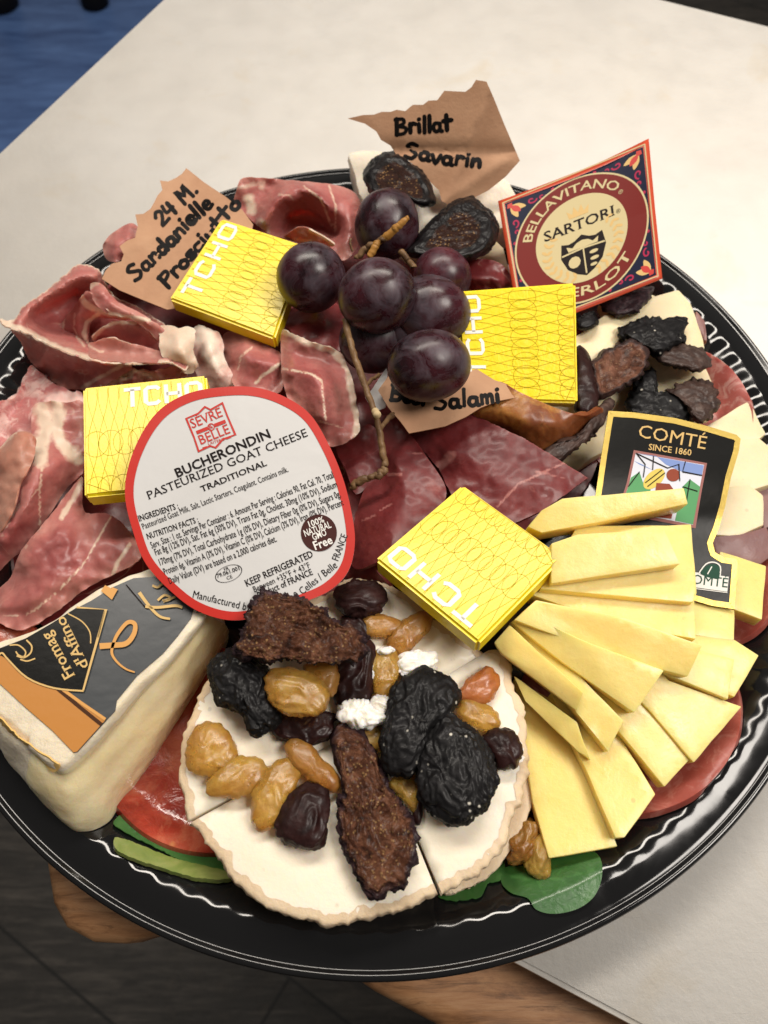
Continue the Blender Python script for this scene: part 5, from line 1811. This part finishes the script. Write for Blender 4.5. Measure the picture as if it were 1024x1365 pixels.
def chocolate(corners, label, edge, span, h, seed, inset=.05):
    """corners TL TR BR BL (u, v, mm) of the wrapper's top; edge = frame (origin, along, up) of the word in the 0..1 square"""
    q0 = [W(p[0], p[1], p[2] * .001) for p in corners]
    cc = sum(q0, Vector()) / 4
    nn = (q0[2] - q0[0]).cross(q0[3] - q0[1]).normalized()
    flat = []
    for p in q0:                                   # the square is flat: meet its plane
        d = (p - CAM).normalized()
        w = CAM + d * ((cc - CAM).dot(nn) / d.dot(nn))
        flat.append(w)
    qp = QuadPatch(corners)
    qp.c = flat
    c = sum(qp.c, Vector()) / 4
    root = empty('chocolate_square', c - qp.n * .0075)
    tag(root, label, 'chocolate', 'chocolate squares in yellow wrappers')
    bm = bmesh.new()
    a = [bm.verts.new(p) for p in qp.c]
    b = [bm.verts.new(p - qp.n * .0075) for p in qp.c]
    bm.faces.new(a)
    bm.faces.new(list(reversed(b)))
    for i in range(4):
        bm.faces.new((a[i], b[i], b[(i + 1) % 4], a[(i + 1) % 4]))
    bmesh.ops.recalc_face_normals(bm, faces=bm.faces)
    bmesh.ops.bevel(bm, geom=list(bm.edges), offset=.0009, segments=3, affect='EDGES')
    adopt(from_bm('wrapper', bm, FOIL, None, True, True, 25), root)
    o, ax, up = edge
    A = Art(qp, .0001)

    def fr(s, t):     # s along the word's edge, t away from it into the square
        return (o[0] + ax[0] * s + up[0] * t, o[1] + ax[1] * s + up[1] * t)
    n = 11
    for i in range(n):
        for sg in (-1, 1):
            pts = []
            for k in range(41):
                t = .03 + .94 * k / 40
                amp = .46 / n
                ph = 2 * math.pi * (t * 1.1 - .1)
                s = .035 + .93 * (i + .5) / n + sg * amp * math.cos(ph) * .93
                if .02 < s < .98:
                    pts.append(fr(s, t))
            if len(pts) > 3:
                A.stroke(pts, .0028)
    for row, nn in ((.55, 8), (.955, 9)):
        for i in range(nn):
            cx = .1 + .8 * i / (nn - 1)
            pts = []
            for k in range(33):
                an = 6.2832 * k / 32
                s, t = cx + .095 * math.cos(an), row + .115 * math.sin(an)
                if .02 < s < .98 and .02 < t < .98:
                    pts.append(fr(s, t))
                elif len(pts) > 2:
                    A.stroke(pts, .0028)
                    pts = []
            if len(pts) > 2:
                A.stroke(pts, .0028)
    A.build('printed_pattern', FOIL_LINE, root)
    L = Art(qp, .00016)
    x = 0
    tot = sum(TCHO[ch][1] for ch in 'TCHO') - .1
    for ch in 'TCHO':
        g, adv = TCHO[ch]
        for st in g:
            L.stroke([fr(span[0] + (span[1] - span[0]) * (x + px) / tot, (inset + h * (1 - py)) if True else 0) for px, py in st], h * .19)
        x += adv
    L.build('lettering', FOIL_WHITE, root)
    return root


chocolate([(295, 290, 46), (409, 327, 45), (366, 451, 40), (225, 398, 41)], 'yellow chocolate square lying on the left brown paper tag', ((0, 1), (0, -1), (1, 0)), (.10, .95), .17, 1, .065)
chocolate([(606, 388, 56), (768, 376, 56), (771, 537, 42), (622, 533, 41)], 'yellow chocolate square right of the grapes, leaning on the diamond label', ((0, 1), (0, -1), (1, 0)), (.22, .94), .15, 2, .05)
chocolate([(110, 516, 47), (275, 499, 46), (287, 645, 43), (112, 662, 44)], 'shiny yellow chocolate square half under the round white label', ((0, 0), (1, 0), (0, 1)), (.33, .95), .18, 3, .06)
chocolate([(617, 645, 47), (752, 742, 50), (638, 858, 51), (500, 745, 49)], 'yellow chocolate square on the goat cheese and yellow cheese slices', ((1, 1), (-1, 0), (0, -1)), (.12, .94), .18, 4, .055)


# ================================================================== paper tags and printed labels
Z1 = Z(440, 90, 2.133)
Z2 = Z(0, 210, 2.133)


def kraft(name, outline, zf, zoom, texts, label, thick=.35):
    ol = zoom([p + (0,) for p in outline])
    cu = sum(p[0] for p in ol) / len(ol)
    cv = sum(p[1] for p in ol) / len(ol)
    root = empty(name, W(cu, cv, zf(cu, cv) * .001))
    tag(root, label, 'paper tag', 'hand-lettered brown paper tags')
    adopt(sheet('paper', ol, KRAFT, None, thick, 6, curve=False, zf=zf), root)
    A = Art(PxPatch(zoom, zf), .0001)
    for t in texts:
        A.pen(*t)
    A.build('handwriting', MARKER, root)
    return root


def scallop(a, b, n, depth):
    """torn leaf-like edge from a to b: n shallow bites"""
    out = []
    dx, dy = b[0] - a[0], b[1] - a[1]
    for i in range(n):
        for k in range(5):
            t = (i + k / 5) / n
            d = depth * math.sin(math.pi * k / 5)
            L = math.hypot(dx, dy)
            out.append((a[0] + dx * t - dy / L * d, a[1] + dy * t + dx / L * d))
    return out


crease = lambda u, v, a, b, h: h * math.exp(-(abs((u - a[0]) * (b[1] - a[1]) - (v - a[1]) * (b[0] - a[0])) / math.hypot(b[0] - a[0], b[1] - a[1]) / 9.) ** 1.2)
z_br = lambda u, v: 34 + (268 - v) * .21 + 1.2 * math.sin(u * .03 + v * .01) + crease(u, v, (560, 200), (690, 203), -1.2) + crease(u, v, (593, 265), (655, 120), 1.0) + crease(u, v, (620, 250), (680, 210), .8)
kraft('paper_tag', [(50, 145), (95, 135), (125, 134), (147, 126), (172, 126), (190, 120), (214, 124), (235, 106), (265, 106), (280, 94), (305, 93), (325, 66), (385, 69), (402, 56), (415, 35), (445, 40), (465, 85), (495, 160), (525, 230), (540, 265), (500, 310), (450, 350), (400, 375), (340, 392), (318, 380), (310, 350), (270, 310), (235, 275), (220, 260), (190, 250), (172, 222), (145, 206), (132, 182), (100, 160)], z_br, Z1,
      [('Brillat', (188, 190), (352, 178), 46, 12, 1), ('Savarin', (212, 258), (432, 286), 42, 12, 2)], 'topmost brown paper tag with two handwritten words, standing over the white cheese')
z_sa = lambda u, v: 37.5 + max(0, (400 - v)) * .045 + .8 * math.sin(u * .06 + v * .03) - max(0, (v - 330)) * .03 + crease(u, v, (150, 340), (330, 260), .8) + crease(u, v, (190, 390), (250, 240), -.7)
kraft('paper_tag', [(530, 30), (580, 70), (640, 110), (690, 150), (720, 190), (700, 300), (640, 360), (560, 420), (475, 432), (400, 402), (340, 377), (290, 345), (300, 322), (318, 302), (345, 295), (352, 275), (340, 252), (362, 236), (384, 228), (392, 195), (385, 162), (408, 160), (428, 146), (440, 125), (448, 108), (462, 92), (455, 65), (478, 68), (500, 58), (518, 46)], z_sa, Z2,
      [('24 M.', (462, 195), (566, 95), 42, 12, 3), ('Sandanielle', (385, 352), (610, 132), 44, 12, 4), ('Prosciutto', (478, 372), (690, 130), 42, 12, 5)], 'brown paper tag with torn edge and three handwritten lines, under a yellow square')
z_be = lambda u, v: 45 + .02 * (540 - v) - .02 * abs(u - 600) + .7 * math.sin(u * .05)
kraft('paper_tag', [(350, 470), (400, 400), (520, 380), (600, 390), (635, 412), (680, 440), (720, 455), (762, 482), (745, 490), (690, 500), (640, 520), (600, 545), (540, 572), (480, 584), (438, 592), (415, 560), (380, 520)], z_be, Z4,
      [('Beef', (385, 500), (490, 512), 46, 12, 6), ('Salami', (512, 524), (702, 502), 46, 12, 7)], 'middle brown paper tag reading Salami, half hidden by the lowest grape')

# round goat cheese label
ZQ = Z(150, 500, 3.0118)
z_gl = lambda u, v: 46.5 + (828 - v) * .045 + 1.6 * math.exp(-((u - 330) / 90.) ** 2) + .5 * math.sin(u * .045 + v * .02)
gl_out = [(290, 517), (335, 516), (375, 527), (412, 551), (438, 592), (458, 640), (470, 690), (473, 727), (464, 762), (440, 787), (402, 804), (360, 819), (310, 827), (265, 815), (230, 790), (195, 752), (178, 710), (167, 662), (172, 620), (190, 577), (215, 545), (250, 525)]
root = empty('round_label', W(320, 672, .05))
tag(root, 'round white goat cheese label with a red border, propped on the cheese wedge', 'cheese label')
adopt(sheet('label_paper', [p + (0,) for p in gl_out], WHITE_PAPER, None, .3, 7, zf=z_gl), root)
ident = lambda pts: pts
gp = PxPatch(ident, z_gl)
dense = smooth_closed(gl_out, 8)
cx, cy = 320, 672
inn = [(cx + (x - cx) * .925, cy + (y - cy) * .925) for x, y in dense]
n = len(dense)
Art(gp, .00015).add(dense + inn, [(i, (i + 1) % n, n + (i + 1) % n, n + i) for i in range(n)]).build('red_border', RED_INK, root)
gq = PxPatch(ZQ, z_gl)
r = Art(gq, .0002)
cr = [(297, 172), (330, 160), (352, 132), (378, 140), (440, 112), (452, 150), (495, 235), (492, 250), (440, 265), (425, 290), (395, 290), (348, 308), (338, 290), (318, 235)]
r.stroke([(297, 175), (345, 155), (372, 128), (395, 140), (442, 113), (462, 165), (494, 240), (445, 258), (415, 292), (393, 285), (347, 307), (328, 250)], 7, True)
r.text('SÈVRE', (322, 215), (445, 165), 38, .004, True).text('BELLE', (357, 280), (475, 232), 38, .004, True)
r.stroke([(338, 232), (383, 214)], 14).stroke([(411, 203), (455, 186)], 14).ring((397, 209), 11, 15, 24, 1)
r.text('&', (389, 219), (406, 212), 18).text('LAITERIE', (387, 282), (452, 262), 11)
r.stroke([(362, 293), (380, 287)], 3).stroke([(458, 258), (478, 250)], 3)
r.build('crest', RED_INK, root)
k = Art(gq, .0002)
k.text('BUCHERONDIN', (262, 412), (637, 250), 36, .02)
k.text('PASTEURIZED GOAT CHEESE', (146, 500), (786, 245), 33, 0, True)
k.text('TRADITIONAL', (360, 470), (622, 362), 23, .012, True)
k.text('INGREDIENTS :', (108, 588), (268, 535), 23, .012, True)
k.text('Pasteurized Goat Milk, Salt, Lactic Starters, Coagulant. Contains milk.', (125, 620), (708, 388), 24, 0, False)
k.text('NUTRITION FACTS :', (142, 660), (348, 590), 23, .010, True)
k.text('Serv. Size : 1 oz. Servings Per Container : 6. Amount Per Serving : Calories 90, Fat Cal. 70, Total', (160, 697), (890, 412), 27, .004)
k.text('Fat 8g (12% DV), Sat. Fat 6g (30% DV), Trans Fat 0g, Cholest. 30mg (10% DV), Sodium', (176, 725), (905, 450), 27, .004)
k.text('170mg (7% DV), Total Carbohydrate 1g (0% DV), Dietary Fiber 0g (0% DV), Sugars 0g,', (194, 765), (918, 488), 27, .004)
k.text('Protein 6g, Vitamin A (3% DV), Vitamin C (0% DV), Calcium (3% DV), Iron (0% DV). Percent', (212, 803), (930, 522), 27, .004)
k.text('Daily Value (DV) are based on a 2,000 calories diet.', (232, 840), (662, 668), 27, .004)
k.text('FR', (452, 788), (470, 780), 14).text('79.061.001', (422, 815), (512, 782), 16, .01).text('CE', (462, 823), (484, 814), 14)
k.ring((467, 797), 54, 57, 40, 1, .56, -.38)
k.text('KEEP REFRIGERATED', (540, 850), (808, 728), 27, .010, True)
k.text('Between +35°F + 43°F', (572, 872), (796, 772), 24)
k.text('Product of FRANCE', (588, 897), (806, 800), 25, .010, True)
k.build('lettering', BLACK_INK, root)
k = Art(gq, .0002)
k.text('Manufactured by', (322, 893), (552, 948), 29)
k.text('0 Celles / Belle', (742, 900), (905, 770), 30).text('- FRANCE', (900, 765), (945, 645), 28)
k.build('address', BLACK_INK, root)
Art(gq, .0002).disc((829, 634), 72, 74, 40, 6).build('seal', BROWN_INK, root)
w = Art(gq, .00028)
w.text('100%', (792, 612), (852, 590), 24, .015).text('NATURAL', (775, 650), (880, 612), 27, .012).text('GMO', (808, 665), (862, 642), 26, .012).text('Free', (815, 703), (886, 675), 34, .02)
w.build('seal_lettering', WHITE_INK, root)

# diamond-shaped red label
root = empty('diamond_label', W(780, 320, .045))
tag(root, 'square red and navy cheese label with a crest, standing at a tilt by the rim', 'cheese label')
bend = lambda x, y: -1.2 * math.sin(math.pi * x) * (1 - .3 * y) + 5.0 * max(0, x - .72) * max(0, .5 - y) * 2
dp = QuadPatch([(664, 268, 45), (864, 188, 58), (883, 371, 42), (694, 444, 33)], bend)
bm = bmesh.new()
NG = 24
vv = [[bm.verts.new(dp.at(i / NG, j / NG, 0)) for i in range(NG + 1)] for j in range(NG + 1)]
for j in range(NG):
    for i in range(NG):
        bm.faces.new((vv[j][i], vv[j][i + 1], vv[j + 1][i + 1], vv[j + 1][i]))
g = bmesh.ops.extrude_face_region(bm, geom=list(bm.faces))
for q in [x for x in g['geom'] if isinstance(x, bmesh.types.BMVert)]:
    q.co -= dp.n * .0003
adopt(from_bm('label_paper', bm, SCARLET), root)


def sq(a, m, b=None):
    return [(a, a), (1 - a, a), (1 - a, 1 - a), (a, 1 - a)]


Art(dp, .00012).stroke([(.028, .028), (.972, .028), (.972, .972), (.028, .972)], .008, True).build('border_line', CREAM_INK, root)
Art(dp, .00014).poly(sq(.04, 0), .06).build('navy_field', NAVY_INK, root)
for qx, qy in ((0, 0), (1, 0), (1, 1), (0, 1)):
    orn, orn2, orn3 = Art(dp, .00018), Art(dp, .00019), Art(dp, .00018)

    def cq(x, y):
        return (x if qx == 0 else 1 - x, y if qy == 0 else 1 - y)
    for ang in (20, 70, 45):
        a = math.radians(ang)
        L = .105 if ang != 45 else .085
        bx, by = .075, .075
        tip = (bx + L * math.cos(a), by + L * math.sin(a))
        px, py = -math.sin(a) * .022, math.cos(a) * .022
        mid = (bx + L * .5 * math.cos(a), by + L * .5 * math.sin(a))
        pts = [cq(bx, by), cq(mid[0] + px, mid[1] + py), cq(*tip), cq(mid[0] - px, mid[1] - py)]
        (orn if ang != 45 else orn2).poly(pts, None, 3)
    orn2.poly([cq(.055, .055), cq(.085, .05), cq(.09, .09), cq(.05, .085)])
    for sgn in (0, 1):
        def sw(t, rr, cxx):
            x, y = cxx + rr * math.cos(t), .085 + rr * math.sin(t) * .8
            return cq(x, y) if sgn == 0 else cq(y, x)
        for cxx, r0 in ((.215, .035), (.285, .026)):
            orn3.stroke([sw(t * .45, r0 * (1 - t / 16), cxx) for t in range(14)], .011)
        orn3.stroke([sw(0, .03, .33), sw(.8, .04, .34), sw(1.5, .06, .36)], .010)
        orn3.disc(cq(.36, .062) if sgn == 0 else cq(.062, .36), .012, n=10, rings=1)
    orn.build('leaf_ornament', GOLD_INK, root)
    orn2.build('petal_ornament', RED_INK, root)
    orn3.build('scroll_ornament', CRIMSON_INK, root)
Art(dp, .00022).disc((.5, .5), .455, None, 72, 10).build('cream_rim', CREAM_INK, root)
Art(dp, .00028).disc((.5, .5), .443, None, 72, 10).build('wine_ring', WINE_INK, root)
Art(dp, .00034).disc((.5, .5), .312, None, 72, 8).build('cream_centre', CREAM_INK, root)
t = Art(dp, .00036)
t.arc('BELLAVITANO', (.5, .5), .345, -72, 48, .062, .012)
t.arc('®', (.5, .5), .345, 51, 56, .03)
t.arc('MERLOT', (.5, .5), .405, 220, 128, .062, .012, inward=True)
t.build('ring_lettering', CREAM_INK, root)
t = Art(dp, .0004)
t.text('SARTORI', (.255, .43), (.735, .43), .072, .015, True)
t.text('®', (.745, .43), (.775, .43), .03)
sh = [(.36, .50), (.41, .515), (.45, .505), (.50, .475), (.55, .505), (.59, .515), (.64, .50), (.655, .60), (.62, .69), (.56, .745), (.50, .775), (.44, .745), (.38, .69), (.345, .60)]
t.poly(sh, .04)
t.build('black_crest', BLACK_INK, root)
t = Art(dp, .00046)
t.stroke([(.352, .585), (.50, .575), (.648, .585)], .012).stroke([(.50, .58), (.50, .76)], .010)
t.poly([(.40, .57), (.39, .53), (.43, .55), (.46, .525), (.50, .515), (.54, .525), (.57, .55), (.61, .53), (.60, .57)])
t.disc((.43, .655), .042, n=10, rings=1).disc((.567, .625), .03, .013, 14, 1).disc((.567, .672), .03, .013, 14, 1).disc((.556, .715), .024, .011, 14, 1)
t.build('crest_detail', CREAM_INK, root)
t = Art(dp, .0004)
t.poly([(.435, .335), (.425, .275), (.46, .31), (.475, .255), (.5, .305), (.525, .255), (.54, .31), (.575, .275), (.565, .335)])
for sg in (-1, 1):
    for k in range(9):
        a = math.radians(20 + 13.5 * k)
        x, y = .5 + sg * .245 * math.sin(a), .56 + .21 * math.cos(a)
        for d in (-1, 1):
            t.disc((x + sg * d * .016 * math.sin(a), y + d * .018 * math.cos(a)), .024, .0105, 12, 1, sg * (-a) + d * .6 + math.pi / 2)
t.build('laurel', GOLD_INK, root)

# black cheese label with gold edge
Z8 = Z(770, 520, 4.0148)
z_cl = lambda u, v: 31.5 + (815 - v) * .038 + 2.0 * math.exp(-((v - 690) / 45.) ** 2)
cl = [(165, 112), (300, 120), (520, 150), (700, 195), (850, 240), (872, 262), (862, 330), (820, 470), (790, 620), (755, 740), (722, 820), (735, 868), (780, 895), (850, 905), (856, 930), (848, 1040), (838, 1172), (720, 1155), (600, 1120), (480, 1090), (340, 1050), (60, 960), (70, 760), (95, 570), (130, 330)]
root = empty('black_label', W(880, 690, .035))
tag(root, 'black cheese label with gold edge and a stained-glass picture behind the cheese slices', 'cheese label')
adopt(sheet('label_paper', [p + (0,) for p in Z8(cl)], BLACK_PAPER, None, .3, 6, curve=False, zf=z_cl), root)
cp = PxPatch(Z8, z_cl)
from_c = lambda f: [(x + (480 - x) * f * 1.1, y + (650 - y) * f * .8) for x, y in cl]
dn = resample_closed(cl, 20)


def inset(poly, d):
    out = []
    m = len(poly)
    ar = sum(poly[i][0] * poly[(i + 1) % m][1] - poly[(i + 1) % m][0] * poly[i][1] for i in range(m))
    sg = 1 if ar > 0 else -1
    for i in range(m):
        a, b, c = poly[i - 1], poly[i], poly[(i + 1) % m]
        nx = ny = 0
        for p, q in ((a, b), (b, c)):
            dx, dy = q[0] - p[0], q[1] - p[1]
            L = math.hypot(dx, dy) or 1
            nx += -dy / L * sg
            ny += dx / L * sg
        L = math.hypot(nx, ny) or 1
        out.append((b[0] + nx / L * d, b[1] + ny / L * d))
    return out


inn = inset(dn, 30)
m = len(dn)
Art(cp, .00015).add(dn + inn, [(i, (i + 1) % m, m + (i + 1) % m, m + i) for i in range(m)]).build('gold_border', GOLDLEAF, root)
t = Art(cp, .0002)
t.text('COMTÉ', (322, 252), (682, 318), 68)
t.text('SINCE 1860', (378, 320), (606, 352), 32, .012)
t.build('gold_lettering', GOLD_INK, root)
fr0 = [(300, 322), (692, 392), (660, 560), (630, 740), (210, 660), (262, 500)]
Art(cp, .00018).poly(fr0, 40).build('picture_frame', plain('picture_frame_ink', (.30, .13, .12), .4), root)
fr1 = [(310, 338), (676, 402), (646, 556), (616, 722), (226, 645), (276, 500)]
Art(cp, .00024).poly(fr1, 40).build('picture_sky', CLOUD_INK, root)
Art(cp, .0003).poly([(312, 340), (420, 355), (470, 400), (560, 440), (664, 455), (674, 405), (540, 380)], 30).poly([(300, 380), (345, 400), (400, 430), (330, 400)], None).build('picture_cloud', SKY_INK, root)
Art(cp, .0003).poly([(285, 470), (330, 440), (350, 500), (390, 535), (360, 668), (226, 643), (270, 520)], 30).poly([(560, 520), (600, 480), (655, 520), (616, 720), (520, 700)], 30).build('picture_field', FIELD_INK, root)
Art(cp, .00036).disc((408, 478), 70, 40, 24, 2, -.75).build('picture_wheel', WHEEL_INK, root)
Art(cp, .00042).disc((510, 458), 36, 34, 20, 2).poly([(420, 500), (490, 505), (530, 560), (500, 690), (400, 680)], 40).build('picture_farmer', RUST_INK, root)
t = Art(cp, .00048)
for ln in ([(312, 340), (360, 400), (350, 470)], [(405, 355), (400, 430)], [(575, 385), (560, 440), (664, 460)], [(330, 440), (270, 520)], [(360, 500), (450, 430)], [(372, 520), (466, 446)], [(560, 520), (640, 545)], [(600, 480), (580, 600)], [(480, 420), (540, 400), (545, 490)], [(310, 340), (480, 420)]):
    t.stroke(ln, 5)
t.build('picture_leading', BLACK_INK, root)
Art(cp, .0002).poly([(520, 960), (808, 1000), (800, 1080), (510, 1040)], 40).build('name_plate', WHITE_INK, root)
t = Art(cp, .0003)
t.text('COMTÉ', (560, 1030), (800, 1058), 50)
t.poly([(655, 985), (690, 940), (730, 932), (760, 950), (757, 1000), (740, 1012)], 30, 2)
t.build('green_emblem', DEEP_GREEN, root)
t = Art(cp, .0003)
t.stroke([(648, 980), (685, 932), (728, 922), (762, 945), (760, 1000)], 7, curve=3).stroke([(690, 992), (720, 940)], 6).stroke([(540, 1052), (800, 1085)], 4)
t.build('emblem_line', WHITE_INK, root)

# ================================================================== origins of one-piece things at their own base
bpy.context.view_layer.update()
for o in list(COL.objects):
    if o.type == 'MESH' and o.parent is None and not o.children:
        co = np.empty(len(o.data.vertices) * 3)
        o.data.vertices.foreach_get('co', co)
        co = co.reshape(-1, 3)
        c = (co.min(0) + co.max(0)) / 2
        c[2] = co[:, 2].min()
        o.data.transform(Matrix.Translation(-Vector(c)))
        o.location = Vector(c)
